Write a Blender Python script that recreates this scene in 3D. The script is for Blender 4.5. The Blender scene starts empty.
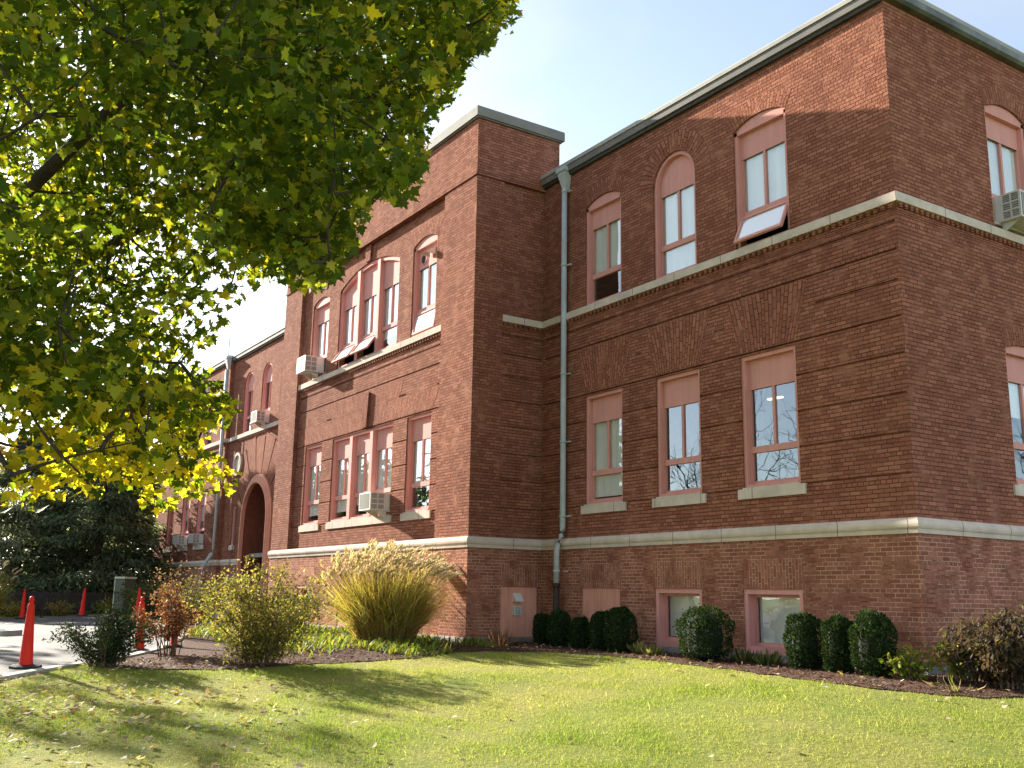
import bpy, bmesh, math, random
import numpy as np
from mathutils import Vector, Matrix, Quaternion
from mathutils.geometry import delaunay_2d_cdt

random.seed(7)
rng = np.random.default_rng(7)
SC = bpy.context.scene
COL = SC.collection
rad = math.radians

# ---------------------------------------------------------------- camera, sky, sun, exposure
CAM = np.array([8.928, -12.758, 0.687])
YAW, PITCH, ROLL, FPX = rad(56.943), rad(11.827), rad(0.954), 1003.3
_f = np.array([-math.sin(YAW) * math.cos(PITCH), math.cos(YAW) * math.cos(PITCH), math.sin(PITCH)])
_r = np.array([math.cos(YAW), math.sin(YAW), 0.0])
_u = np.cross(_r, _f)
R_ = math.cos(ROLL) * _r + math.sin(ROLL) * _u
U_ = -math.sin(ROLL) * _r + math.cos(ROLL) * _u
F_ = _f
cd = bpy.data.cameras.new('camera')
cd.sensor_width = 36.0
cd.lens = FPX / 1024 * 36.0
cd.clip_start, cd.clip_end = 0.05, 3000
cam = bpy.data.objects.new('camera', cd)
COL.objects.link(cam)
cam.matrix_world = Matrix(((R_[0], U_[0], -F_[0], CAM[0]), (R_[1], U_[1], -F_[1], CAM[1]), (R_[2], U_[2], -F_[2], CAM[2]), (0, 0, 0, 1)))
SC.camera = cam

SUN = np.array([-5.1, -1.0, 1.87]); SUN /= np.linalg.norm(SUN)      # towards the sun
EXPOSURE = 1.92
SKY_STRENGTH = 0.084
w = bpy.data.worlds.new('World'); SC.world = w; w.use_nodes = True
nt = w.node_tree; nt.nodes.clear()
def N(t, typ, **kw):
    n = t.nodes.new(typ)
    for k, v in kw.items():
        if k.startswith('i_'):
            n.inputs[k[2:].replace('_', ' ')].default_value = v
        else:
            setattr(n, k, v)
    return n
sky = N(nt, 'ShaderNodeTexSky', sky_type='NISHITA', sun_disc=False)
sky.sun_elevation = math.asin(SUN[2]); sky.sun_rotation = math.atan2(SUN[0], SUN[1])
sky.air_density = 1.0; sky.dust_density = 0.8; sky.ozone_density = 1.0
tc = N(nt, 'ShaderNodeTexCoord')
mp = N(nt, 'ShaderNodeMapping'); mp.inputs['Scale'].default_value = (1.0, 1.6, 3.2)
cl = N(nt, 'ShaderNodeTexNoise', noise_dimensions='3D'); cl.inputs['Scale'].default_value = 2.2; cl.inputs['Detail'].default_value = 6; cl.inputs['Roughness'].default_value = 0.55; cl.inputs['Distortion'].default_value = 0.4
cr = N(nt, 'ShaderNodeValToRGB'); cr.color_ramp.elements[0].position = 0.38; cr.color_ramp.elements[1].position = 0.72
cr.color_ramp.elements[0].color = (0.30, 0.30, 0.30, 1); cr.color_ramp.elements[1].color = (0.75, 0.75, 0.75, 1)
mixc = N(nt, 'ShaderNodeMix', data_type='RGBA')
bw = N(nt, 'ShaderNodeRGBToBW')
mulc = N(nt, 'ShaderNodeVectorMath', operation='SCALE'); 
comb = N(nt, 'ShaderNodeCombineXYZ', i_X=0.92, i_Y=0.95, i_Z=1.0)
bg = N(nt, 'ShaderNodeBackground'); bg.inputs['Strength'].default_value = SKY_STRENGTH
ow = N(nt, 'ShaderNodeOutputWorld')
L = nt.links.new
L(tc.outputs['Generated'], mp.inputs['Vector']); L(mp.outputs[0], cl.inputs['Vector']); L(cl.outputs['Fac'], cr.inputs[0])
L(sky.outputs[0], bw.inputs[0]); L(comb.outputs[0], mulc.inputs[0]); L(bw.outputs[0], mulc.inputs['Scale'])
addc = N(nt, 'ShaderNodeVectorMath', operation='ADD'); addc.inputs[1].default_value = (1.0, 1.1, 1.25)
L(mulc.outputs[0], addc.inputs[0])
L(cr.outputs[0], mixc.inputs['Factor']); L(sky.outputs[0], mixc.inputs['A']); L(addc.outputs[0], mixc.inputs['B'])
L(mixc.outputs['Result'], bg.inputs[0]); L(bg.outputs[0], ow.inputs[0])

sl = bpy.data.lights.new('sun', 'SUN'); sl.energy = 5.0; sl.angle = rad(0.55); sl.color = (1.0, 0.92, 0.79)
so = bpy.data.objects.new('sun', sl); COL.objects.link(so)
so.rotation_mode = 'QUATERNION'; so.rotation_quaternion = Vector(-SUN).to_track_quat('-Z', 'Y')
so.location = (-40, -10, 30)
SC.view_settings.view_transform = 'Standard'; SC.view_settings.look = 'None'
SC.view_settings.exposure = EXPOSURE; SC.view_settings.gamma = 1.0; SC.view_settings.use_curve_mapping = False
SC.render.engine = 'CYCLES'
SC.cycles.max_bounces = 8; SC.cycles.transparent_max_bounces = 12; SC.cycles.caustics_reflective = False; SC.cycles.caustics_refractive = False
SC.cycles.use_denoising = True

def proj(P):
    d = np.asarray(P, float) - CAM
    Z = d @ F_
    return 512 + FPX * (d @ R_) / Z, 384 - FPX * (d @ U_) / Z, Z

# ---------------------------------------------------------------- materials
MAT = {}
def newmat(name):
    m = bpy.data.materials.new(name); m.use_nodes = True
    t = m.node_tree; t.nodes.clear()
    o = N(t, 'ShaderNodeOutputMaterial')
    MAT[name] = m
    return m, t, o
def noise(t, scale, detail=4, rough=0.55, vec=None, dist=0.0):
    n = N(t, 'ShaderNodeTexNoise'); n.inputs['Scale'].default_value = scale; n.inputs['Detail'].default_value = detail
    n.inputs['Roughness'].default_value = rough; n.inputs['Distortion'].default_value = dist
    if vec is not None: t.links.new(vec, n.inputs['Vector'])
    return n
def ramp(t, fac, stops):
    r = N(t, 'ShaderNodeValToRGB')
    e = r.color_ramp.elements
    while len(e) < len(stops): e.new(0.5)
    for k, (p, c) in enumerate(stops):
        e[k].position = p; e[k].color = (*c, 1) if len(c) == 3 else c
    t.links.new(fac, r.inputs[0]); return r
def mix(t, fac, a, b, mode='MIX'):
    m = N(t, 'ShaderNodeMix', data_type='RGBA', blend_type=mode)
    for s, v in (('Factor', fac), ('A', a), ('B', b)):
        if isinstance(v, (int, float)): m.inputs[s].default_value = v
        elif isinstance(v, tuple): m.inputs[s].default_value = (*v, 1)
        else: t.links.new(v, m.inputs[s])
    return m.outputs['Result']
def bump(t, h, strength, distance):
    b = N(t, 'ShaderNodeBump'); b.inputs['Strength'].default_value = strength; b.inputs['Distance'].default_value = distance
    t.links.new(h, b.inputs['Height']); return b.outputs[0]
def simple(name, col, rough=0.6, metal=0.0, var=0.12, nscale=6.0, bstr=0.0, bdist=0.01, dirt=None, streak=False, spec=0.4):
    m, t, o = newmat(name)
    p = N(t, 'ShaderNodeBsdfPrincipled'); p.inputs['Roughness'].default_value = rough; p.inputs['Metallic'].default_value = metal
    p.inputs['Specular IOR Level'].default_value = spec
    g = N(t, 'ShaderNodeTexCoord').outputs['Object']
    n = noise(t, nscale, 5, vec=g)
    lo = tuple(c * (1 - var) for c in col); hi = tuple(min(1, c * (1 + var)) for c in col)
    c = ramp(t, n.outputs['Fac'], [(0.3, lo), (0.7, hi)]).outputs[0]
    if dirt:
        v = g
        if streak:
            mpn = N(t, 'ShaderNodeMapping'); mpn.inputs['Scale'].default_value = (9, 9, 0.7); t.links.new(g, mpn.inputs[0]); v = mpn.outputs[0]
        n2 = noise(t, 1.3, 5, 0.65, vec=v)
        f = ramp(t, n2.outputs['Fac'], [(0.45, (0, 0, 0)), (0.75, (0.8, 0.8, 0.8))]).outputs[0]
        c = mix(t, f, c, dirt)
    t.links.new(c, p.inputs['Base Color'])
    if bstr:
        n3 = noise(t, nscale * 6, 4, vec=g)
        t.links.new(bump(t, n3.outputs['Fac'], bstr, bdist), p.inputs['Normal'])
    t.links.new(p.outputs[0], o.inputs[0]); return m

def brick(name, c1, c2, bw_=0.205, rough_amt=1.0):
    m, t, o = newmat(name)
    p = N(t, 'ShaderNodeBsdfPrincipled'); p.inputs['Roughness'].default_value = 0.95; p.inputs['Specular IOR Level'].default_value = 0.04
    tcn = N(t, 'ShaderNodeTexCoord'); uv = tcn.outputs['UV']; ob = tcn.outputs['Object']
    big = noise(t, 0.45, 5, 0.6, vec=ob)
    mid = noise(t, 2.3, 4, 0.6, vec=ob)
    fine = noise(t, 38, 5, 0.7, vec=ob)
    dark = ramp(t, mid.outputs['Fac'], [(0.40, (0.105, 0.044, 0.030)), (0.56, (0.16, 0.072, 0.050)), (0.70, (0.42, 0.25, 0.17))]).outputs[0]
    pale = ramp(t, mid.outputs['Fac'], [(0.38, (0.18, 0.08, 0.055)), (0.52, (0.56, 0.36, 0.26))]).outputs[0]
    sx = N(t, 'ShaderNodeSeparateXYZ'); t.links.new(ob, sx.inputs[0])
    zf = N(t, 'ShaderNodeMapRange'); zf.inputs['From Min'].default_value = 1.75; zf.inputs['From Max'].default_value = 1.55; t.links.new(sx.outputs[2], zf.inputs[0])   # the basement courses are repointed in pale mortar
    mort = mix(t, zf.outputs[0], dark, pale)
    # slight waviness so courses are not ruler-straight
    wob = noise(t, 6, 2, vec=ob)
    sub = N(t, 'ShaderNodeVectorMath', operation='SUBTRACT'); sub.inputs[1].default_value = (0.5, 0.5, 0.5); t.links.new(wob.outputs['Color'], sub.inputs[0])
    scl = N(t, 'ShaderNodeVectorMath', operation='SCALE'); scl.inputs['Scale'].default_value = 0.008; t.links.new(sub.outputs[0], scl.inputs[0])
    add = N(t, 'ShaderNodeVectorMath', operation='ADD'); t.links.new(uv, add.inputs[0]); t.links.new(scl.outputs[0], add.inputs[1])
    b = N(t, 'ShaderNodeTexBrick', offset=0.5, squash=0.5, squash_frequency=6)
    b.inputs['Scale'].default_value = 1.0; b.inputs['Mortar Size'].default_value = 0.0062; b.inputs['Mortar Smooth'].default_value = 0.2
    b.inputs['Bias'].default_value = -0.1; b.inputs['Brick Width'].default_value = bw_; b.inputs['Row Height'].default_value = 0.066
    b.inputs['Color1'].default_value = (*c1, 1); b.inputs['Color2'].default_value = (*c2, 1)
    t.links.new(mort, b.inputs['Mortar']); t.links.new(add.outputs[0], b.inputs['Vector'])
    stain = ramp(t, big.outputs['Fac'], [(0.3, (0.84, 0.82, 0.82)), (0.5, (1, 1, 1)), (0.7, (1.12, 1.10, 1.08))]).outputs[0]
    c = mix(t, 1.0, b.outputs['Color'], stain, 'MULTIPLY')
    stv = N(t, 'ShaderNodeMapping'); stv.inputs['Scale'].default_value = (2.2, 2.2, 0.22); t.links.new(ob, stv.inputs[0])
    st = noise(t, 1.6, 5, 0.65, vec=stv.outputs[0])                 # old water streaks
    c = mix(t, 1.0, c, ramp(t, st.outputs['Fac'], [(0.30, (0.86, 0.84, 0.84)), (0.48, (1, 1, 1)), (0.60, (1, 1, 1)), (0.75, (1.10, 1.09, 1.09))]).outputs[0], 'MULTIPLY')
    spk = ramp(t, fine.outputs['Fac'], [(0.3, (0.72, 0.70, 0.70)), (0.65, (1.15, 1.15, 1.15))]).outputs[0]
    c = mix(t, 0.8, c, spk, 'MULTIPLY')
    t.links.new(c, p.inputs['Base Color'])
    # relief: joints cut back, each brick set a little in or out, rough faces
    inv = N(t, 'ShaderNodeMath', operation='SUBTRACT'); inv.inputs[0].default_value = 1.0; t.links.new(b.outputs['Fac'], inv.inputs[1])
    hb = N(t, 'ShaderNodeRGBToBW'); t.links.new(b.outputs['Color'], hb.inputs[0])
    s1 = N(t, 'ShaderNodeMath', operation='MULTIPLY_ADD'); t.links.new(hb.outputs[0], s1.inputs[0]); s1.inputs[1].default_value = 5.0; t.links.new(inv.outputs[0], s1.inputs[2])
    n4 = noise(t, 22, 4, 0.6, vec=ob)
    s2 = N(t, 'ShaderNodeMath', operation='MULTIPLY_ADD'); t.links.new(n4.outputs['Fac'], s2.inputs[0]); s2.inputs[1].default_value = 0.9 * rough_amt; t.links.new(s1.outputs[0], s2.inputs[2])
    t.links.new(bump(t, s2.outputs[0], 1.0, 0.019), p.inputs['Normal'])
    t.links.new(p.outputs[0], o.inputs[0]); return m

brick('red_brick', (0.270, 0.105, 0.067), (0.415, 0.178, 0.116))
brick('lintel_brick', (0.29, 0.113, 0.072), (0.42, 0.178, 0.116), rough_amt=1.0)
simple('limestone', (0.64, 0.545, 0.46), 0.9, var=0.10, nscale=5, bstr=0.3, bdist=0.006, dirt=(0.44, 0.37, 0.31), spec=0.05)
def joints():
    m = MAT['limestone']; t = m.node_tree
    p = next(n for n in t.nodes if n.type == 'BSDF_PRINCIPLED'); src = p.inputs['Base Color'].links[0].from_socket
    sx = N(t, 'ShaderNodeSeparateXYZ'); t.links.new(N(t, 'ShaderNodeTexCoord').outputs['UV'], sx.inputs[0])
    d = N(t, 'ShaderNodeMath', operation='PINGPONG'); d.inputs[1].default_value = 0.62; t.links.new(sx.outputs[0], d.inputs[0])
    g = N(t, 'ShaderNodeMath', operation='GREATER_THAN'); g.inputs[1].default_value = 0.613; t.links.new(d.outputs[0], g.inputs[0])
    t.links.new(mix(t, g.outputs[0], src, (0.17, 0.15, 0.12)), p.inputs['Base Color'])
joints()
simple('rough_stone', (0.30, 0.295, 0.28), 0.95, var=0.35, nscale=9, bstr=1.0, bdist=0.05, dirt=(0.14, 0.14, 0.13), spec=0.05)
simple('pink_paint', (0.69, 0.335, 0.295), 0.75, spec=0.06, var=0.05, nscale=3, dirt=(0.60, 0.29, 0.25), streak=True)
simple('pink_board', (0.70, 0.34, 0.245), 0.8, spec=0.05, var=0.08, nscale=3, dirt=(0.52, 0.24, 0.17), streak=True)
simple('parapet_metal', (0.23, 0.22, 0.20), 0.7, 0.0, spec=0.1, var=0.12, nscale=1.5, dirt=(0.16, 0.155, 0.145))
simple('coping_metal', (0.40, 0.385, 0.35), 0.7, 0.0, spec=0.1, var=0.10, nscale=1.5, dirt=(0.26, 0.27, 0.26))
simple('fascia_metal', (0.20, 0.19, 0.18), 0.75, var=0.12, nscale=2, dirt=(0.14, 0.135, 0.13), spec=0.1)
simple('gutter_metal', (0.11, 0.12, 0.115), 0.55, 0.3, var=0.25, nscale=4, dirt=(0.28, 0.30, 0.28))
simple('eaves_shade', (0.05, 0.048, 0.045), 0.7, var=0.2)
simple('galvanised', (0.50, 0.54, 0.54), 0.6, 0.0, var=0.10, nscale=5, dirt=(0.36, 0.39, 0.39), spec=0.3)
simple('cast_iron', (0.055, 0.035, 0.028), 0.75, var=0.3, nscale=12)
simple('white_enamel', (0.66, 0.66, 0.63), 0.45, var=0.05, nscale=6, dirt=(0.45, 0.44, 0.40))
simple('grille_grey', (0.20, 0.215, 0.22), 0.6, var=0.25, nscale=20)
simple('dark_room', (0.030, 0.030, 0.030), 0.9)
simple('room_paint', (0.30, 0.28, 0.25), 0.9)
simple('blind_cloth', (0.86, 0.88, 0.83), 0.8, var=0.04, nscale=2)
simple('oak_door', (0.20, 0.062, 0.038), 0.5, var=0.2, nscale=5)
simple('roof_felt', (0.10, 0.10, 0.10), 0.9)
simple('concrete', (0.45, 0.43, 0.39), 0.85, var=0.15, nscale=3, bstr=0.3, bdist=0.004, dirt=(0.27, 0.26, 0.23))
simple('cone_plastic', (0.80, 0.030, 0.016), 0.5, var=0.05, nscale=4, dirt=(0.62, 0.035, 0.02), spec=0.2)
simple('black_rubber', (0.025, 0.025, 0.026), 0.75, var=0.2)
simple('bark', (0.075, 0.058, 0.045), 0.9, var=0.4, nscale=9, bstr=0.9, bdist=0.03)
simple('pale_bark', (0.17, 0.145, 0.12), 0.9, var=0.3, nscale=9, bstr=0.6, bdist=0.02)
simple('twig', (0.16, 0.11, 0.075), 0.9, var=0.3, nscale=12)
simple('cabinet_paint', (0.10, 0.115, 0.075), 0.55, var=0.15)
simple('cabinet_sun_paint', (0.62, 0.64, 0.45), 0.6, var=0.08)  # pale colour paints in the sun on the cabinet's top and side
simple('fence_wood', (0.045, 0.038, 0.032), 0.9, var=0.35, nscale=6)
simple('tile_roof', (0.09, 0.10, 0.12), 0.85, var=0.25, nscale=3)
simple('clapboard', (0.42, 0.42, 0.42), 0.8, var=0.08)

# board grooves in the pink panels
def boards():
    m = MAT['pink_board']; t = m.node_tree
    p = next(n for n in t.nodes if n.type == 'BSDF_PRINCIPLED')
    g = N(t, 'ShaderNodeTexCoord').outputs['UV']
    wv = N(t, 'ShaderNodeTexWave', wave_type='BANDS', bands_direction='X'); wv.inputs['Scale'].default_value = 3.2; wv.inputs['Distortion'].default_value = 0.3
    t.links.new(g, wv.inputs['Vector'])
    t.links.new(bump(t, wv.outputs['Fac'], 0.3, 0.006), p.inputs['Normal'])
boards()

def glassmat():
    m, t, o = newmat('window_glass')
    tr = N(t, 'ShaderNodeBsdfTransparent'); tr.inputs[0].default_value = (0.94, 0.96, 0.95, 1)
    gl = N(t, 'ShaderNodeBsdfGlossy'); gl.inputs['Roughness'].default_value = 0.0; gl.inputs[0].default_value = (0.74, 0.87, 0.97, 1)
    fr = N(t, 'ShaderNodeFresnel'); fr.inputs['IOR'].default_value = 2.1
    ob = N(t, 'ShaderNodeTexCoord').outputs['Object']
    n = noise(t, 1.1, 2, vec=ob)
    bn = bump(t, n.outputs['Fac'], 0.12, 0.02)
    t.links.new(bn, gl.inputs['Normal']); 
    mx = N(t, 'ShaderNodeMixShader'); ma = N(t, 'ShaderNodeMath', operation='MULTIPLY_ADD'); ma.use_clamp = True
    t.links.new(fr.outputs[0], ma.inputs[0]); ma.inputs[1].default_value = 1.05; ma.inputs[2].default_value = 0.07
    ge = N(t, 'ShaderNodeNewGeometry'); bf = N(t, 'ShaderNodeMix', data_type='FLOAT'); bf.inputs['B'].default_value = 0.15
    t.links.new(ge.outputs['Backfacing'], bf.inputs['Factor']); t.links.new(ma.outputs[0], bf.inputs['A'])
    t.links.new(bf.outputs['Result'], mx.inputs[0]); t.links.new(tr.outputs[0], mx.inputs[1]); t.links.new(gl.outputs[0], mx.inputs[2])
    t.links.new(mx.outputs[0], o.inputs[0]); return m
glassmat()
def skyglassmat():
    m, t, o = newmat('sky_white_glass')  # white diffuse paints in the sun and sky glare on open sashes
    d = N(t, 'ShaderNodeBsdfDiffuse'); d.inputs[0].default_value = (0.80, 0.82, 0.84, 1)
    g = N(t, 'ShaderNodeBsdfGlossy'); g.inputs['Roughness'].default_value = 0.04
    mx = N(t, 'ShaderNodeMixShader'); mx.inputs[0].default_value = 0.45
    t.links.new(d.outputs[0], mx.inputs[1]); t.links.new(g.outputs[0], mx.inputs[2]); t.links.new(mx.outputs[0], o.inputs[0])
skyglassmat()

def lamp_mat():
    m, t, o = newmat('tube_lamp')
    e = N(t, 'ShaderNodeEmission'); e.inputs[0].default_value = (1.0, 0.86, 0.5, 1); e.inputs[1].default_value = 0.5
    t.links.new(e.outputs[0], o.inputs[0])
lamp_mat()

def leafmat(name, trans=0.4, rough=0.45, spec=0.35, tgain=(1.25, 1.2, 0.6)):
    m, t, o = newmat(name)
    a = N(t, 'ShaderNodeAttribute', attribute_name='Col')
    p = N(t, 'ShaderNodeBsdfPrincipled'); p.inputs['Roughness'].default_value = rough; p.inputs['Specular IOR Level'].default_value = spec
    tr = N(t, 'ShaderNodeBsdfTranslucent')
    t.links.new(a.outputs['Color'], p.inputs['Base Color'])
    t.links.new(mix(t, 1.0, a.outputs['Color'], tgain, 'MULTIPLY'), tr.inputs[0])
    mx = N(t, 'ShaderNodeMixShader'); mx.inputs[0].default_value = trans
    t.links.new(p.outputs[0], mx.inputs[1]); t.links.new(tr.outputs[0], mx.inputs[2]); t.links.new(mx.outputs[0], o.inputs[0])
    return m
leafmat('maple_leaf', 0.56, 0.6, 0.15, (2.4, 2.15, 0.65))
leafmat('shrub_leaf', 0.38, 0.6, 0.15, (1.6, 1.5, .8))
leafmat('box_leaf', 0.2, 0.8, 0.05)
leafmat('needle', 0.5, 0.8, 0.05, (1.3, 1.3, .9))
leafmat('grass_blade', 0.42, 0.8, 0.05, (1.3, 1.38, 0.75))
leafmat('dry_leaf', 0.25, 0.7, 0.15)

def groundmat():
    m, t, o = newmat('lawn_ground')
    p = N(t, 'ShaderNodeBsdfPrincipled'); p.inputs['Roughness'].default_value = 0.95; p.inputs['Specular IOR Level'].default_value = 0.1
    ob = N(t, 'ShaderNodeTexCoord').outputs['Object']
    a = noise(t, 0.5, 5, vec=ob); b = noise(t, 14, 5, 0.7, vec=ob)
    c = ramp(t, a.outputs['Fac'], [(0.35, (0.15, 0.20, 0.035)), (0.65, (0.29, 0.275, 0.085))]).outputs[0]
    c = mix(t, 0.7, c, ramp(t, b.outputs['Fac'], [(0.3, (0.45, 0.45, 0.42)), (0.7, (1.2, 1.2, 1.1))]).outputs[0], 'MULTIPLY')
    t.links.new(c, p.inputs['Base Color']); t.links.new(bump(t, b.outputs['Fac'], 0.8, 0.03), p.inputs['Normal'])
    t.links.new(p.outputs[0], o.inputs[0])
groundmat()
def mulchmat():
    m, t, o = newmat('mulch')
    p = N(t, 'ShaderNodeBsdfPrincipled'); p.inputs['Roughness'].default_value = 0.95; p.inputs['Specular IOR Level'].default_value = 0.1
    ob = N(t, 'ShaderNodeTexCoord').outputs['Object']
    v = N(t, 'ShaderNodeTexVoronoi'); v.inputs['Scale'].default_value = 38; t.links.new(ob, v.inputs['Vector'])
    n = noise(t, 25, 5, 0.7, vec=ob)
    c = mix(t, 0.6, (0.115, 0.062, 0.045), v.outputs['Color'], 'MULTIPLY')
    c = mix(t, 0.55, c, ramp(t, n.outputs['Fac'], [(0.35, (0.05, 0.028, 0.022)), (0.7, (0.22, 0.13, 0.095))]).outputs[0])
    t.links.new(c, p.inputs['Base Color']); t.links.new(bump(t, v.outputs['Distance'], 1.0, 0.03), p.inputs['Normal'])
    t.links.new(p.outputs[0], o.inputs[0])
mulchmat()
def asphaltmat():
    m, t, o = newmat('asphalt')
    p = N(t, 'ShaderNodeBsdfPrincipled'); p.inputs['Roughness'].default_value = 0.85
    ob = N(t, 'ShaderNodeTexCoord').outputs['Object']
    a = noise(t, 0.35, 5, 0.6, vec=ob); b = noise(t, 70, 3, 0.7, vec=ob)
    c = ramp(t, a.outputs['Fac'], [(0.35, (0.050, 0.049, 0.047)), (0.65, (0.088, 0.086, 0.081))]).outputs[0]
    c = mix(t, 0.8, c, ramp(t, b.outputs['Fac'], [(0.3, (0.6, 0.6, 0.6)), (0.7, (1.3, 1.3, 1.3))]).outputs[0], 'MULTIPLY')
    wv = noise(t, 1.4, 3, vec=ob); ad = N(t, 'ShaderNodeVectorMath', operation='MULTIPLY_ADD'); ad.inputs[1].default_value = (1.1, 1.1, 0)
    t.links.new(wv.outputs['Color'], ad.inputs[0]); t.links.new(ob, ad.inputs[2])
    cr_ = N(t, 'ShaderNodeTexVoronoi', feature='DISTANCE_TO_EDGE'); cr_.inputs['Scale'].default_value = 0.28; t.links.new(ad.outputs[0], cr_.inputs['Vector'])
    c = mix(t, ramp(t, cr_.outputs['Distance'], [(0.004, (1, 1, 1)), (0.010, (0, 0, 0))]).outputs[0], c, (0.03, 0.03, 0.03))
    t.links.new(c, p.inputs['Base Color']); t.links.new(bump(t, b.outputs['Fac'], 0.5, 0.008), p.inputs['Normal'])
    t.links.new(p.outputs[0], o.inputs[0])
asphaltmat()

# ---------------------------------------------------------------- helpers: objects and meshes
def tag(o, label=None, cat=None, group=None, kind=None):
    if label: o['label'] = label
    if cat: o['category'] = cat
    if group: o['group'] = group
    if kind: o['kind'] = kind
    return o
def empty(name, loc=(0, 0, 0), rz=0.0):
    o = bpy.data.objects.new(name, None); COL.objects.link(o); o.location = loc; o.rotation_euler = (0, 0, rz)
    o.empty_display_size = 0.3
    return o
def copy_tree(o, parent=None):
    c = o.copy(); COL.objects.link(c)
    if parent: c.parent = parent
    for ch in list(o.children): copy_tree(ch, c)
    return c

class MB:
    def __init__(s): s.v = []; s.f = []; s.uv = []; s.mi = []
    def poly(s, pts, uv=None, mi=0):
        k = len(s.v); s.v += [tuple(map(float, p)) for p in pts]
        s.f.append(tuple(range(k, k + len(pts)))); s.mi.append(mi)
        s.uv += list(uv) if uv else [(p[0], p[2]) for p in pts]
    def box(s, x0, x1, y0, y1, z0, z1, mi=0):
        P = lambda a, b, c: ((x0, x1)[a], (y0, y1)[b], (z0, z1)[c])
        for q in (((0,0,0),(1,0,0),(1,0,1),(0,0,1)), ((1,1,0),(0,1,0),(0,1,1),(1,1,1)), ((0,1,0),(0,0,0),(0,0,1),(0,1,1)),
                  ((1,0,0),(1,1,0),(1,1,1),(1,0,1)), ((0,0,1),(1,0,1),(1,1,1),(0,1,1)), ((0,1,0),(1,1,0),(1,0,0),(0,0,0))):
            pts = [P(*c) for c in q]
            s.poly(pts, None, mi)
    def tube(s, path, radii, n=8, mi=0, cap=True):
        path = [Vector(p) for p in path]
        rings = []
        up = Vector((0.13, 0.21, 1)).normalized()
        for i, p in enumerate(path):
            d = (path[min(i + 1, len(path) - 1)] - path[max(i - 1, 0)]).normalized()
            a = d.cross(up)
            if a.length < 0.15: a = d.cross(Vector((1, 0.2, 0)))
            a.normalize(); b = d.cross(a)
            r = radii[i] if hasattr(radii, '__len__') else radii
            k = len(s.v)
            for j in range(n):
                t = 2 * math.pi * j / n
                q = p + (a * math.cos(t) + b * math.sin(t)) * r
                s.v.append(tuple(q))
            rings.append(k)
        for i in range(len(rings) - 1):
            for j in range(n):
                k0, k1 = rings[i], rings[i + 1]
                s.f.append((k0 + j, k1 + j, k1 + (j + 1) % n, k0 + (j + 1) % n)); s.mi.append(mi)
                s.uv += [(0, 0)] * 4
        if cap:
            s.f.append(tuple(rings[-1] + j for j in reversed(range(n)))); s.mi.append(mi); s.uv += [(0, 0)] * n
            s.f.append(tuple(rings[0] + j for j in range(n))); s.mi.append(mi); s.uv += [(0, 0)] * n
    def lathe(s, prof, n=20, c=(0, 0, 0), mi=0):
        k0 = len(s.v)
        for r, z in prof:
            for j in range(n):
                t = 2 * math.pi * j / n
                s.v.append((c[0] + r * math.cos(t), c[1] + r * math.sin(t), c[2] + z))
        for i in range(len(prof) - 1):
            for j in range(n):
                a = k0 + i * n
                s.f.append((a + j, a + (j + 1) % n, a + n + (j + 1) % n, a + n + j)); s.mi.append(mi); s.uv += [(0, 0)] * 4
        s.f.append(tuple(k0 + (len(prof) - 1) * n + j for j in range(n))); s.mi.append(mi); s.uv += [(0, 0)] * n
    def build(s, name, mats, parent=None, smooth=False):
        me = bpy.data.meshes.new(name)
        me.from_pydata(s.v, [], s.f)
        ul = me.uv_layers.new(name='UVMap')
        ul.data.foreach_set('uv', np.array(s.uv, np.float32).ravel())
        for m in (mats if isinstance(mats, (list, tuple)) else [mats]): me.materials.append(MAT[m])
        me.polygons.foreach_set('material_index', s.mi)
        if smooth:
            me.polygons.foreach_set('use_smooth', [True] * len(s.f))
        me.update()
        o = bpy.data.objects.new(name, me); COL.objects.link(o)
        if parent: o.parent = parent
        return o

class Wall:
    """A flat face: origin, horizontal direction, outward normal. P(u, z, d): d metres behind the face."""
    def __init__(s, o, u, n): s.o = np.array(o, float); s.u = np.array(u, float); s.n = np.array(n, float)
    def P(s, u, z, d=0.0): return s.o + s.u * u - s.n * d + np.array([0, 0, z])
def wbox(mb, W, u0, u1, z0, z1, d0, d1, mi=0):
    P = W.P
    c = lambda a, b, e: P((u0, u1)[a], (z0, z1)[b], (d0, d1)[e])
    for q, uv in ((((0,0,0),(1,0,0),(1,1,0),(0,1,0)), 0), (((1,0,1),(0,0,1),(0,1,1),(1,1,1)), 0), (((0,0,1),(0,0,0),(0,1,0),(0,1,1)), 1),
              (((1,0,0),(1,0,1),(1,1,1),(1,1,0)), 1), (((0,1,0),(1,1,0),(1,1,1),(0,1,1)), 2), (((0,0,1),(1,0,1),(1,0,0),(0,0,0)), 2)):
        pts = [c(*k) for k in q]
        uvs = []
        for (a, b, e) in q:
            uu, zz, dd = (u0, u1)[a], (z0, z1)[b], (d0, d1)[e]
            uvs.append((uu, zz) if uv == 0 else ((dd, zz) if uv == 1 else (uu, dd)))
        mb.poly(pts, uvs, mi)

def arc_pts(u0, u1, zs, rise, n=14):
    """Arc from (u0, zs) over to (u1, zs)."""
    w = (u1 - u0) / 2; c = (u0 + u1) / 2
    R = (w * w + rise * rise) / (2 * rise); zc = zs + rise - R
    a = math.atan2(zs - zc, w)
    return [(c + R * math.cos(math.pi - a - (math.pi - 2 * a) * k / n), zc + R * math.sin(math.pi - a - (math.pi - 2 * a) * k / n)) for k in range(n + 1)]

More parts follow.
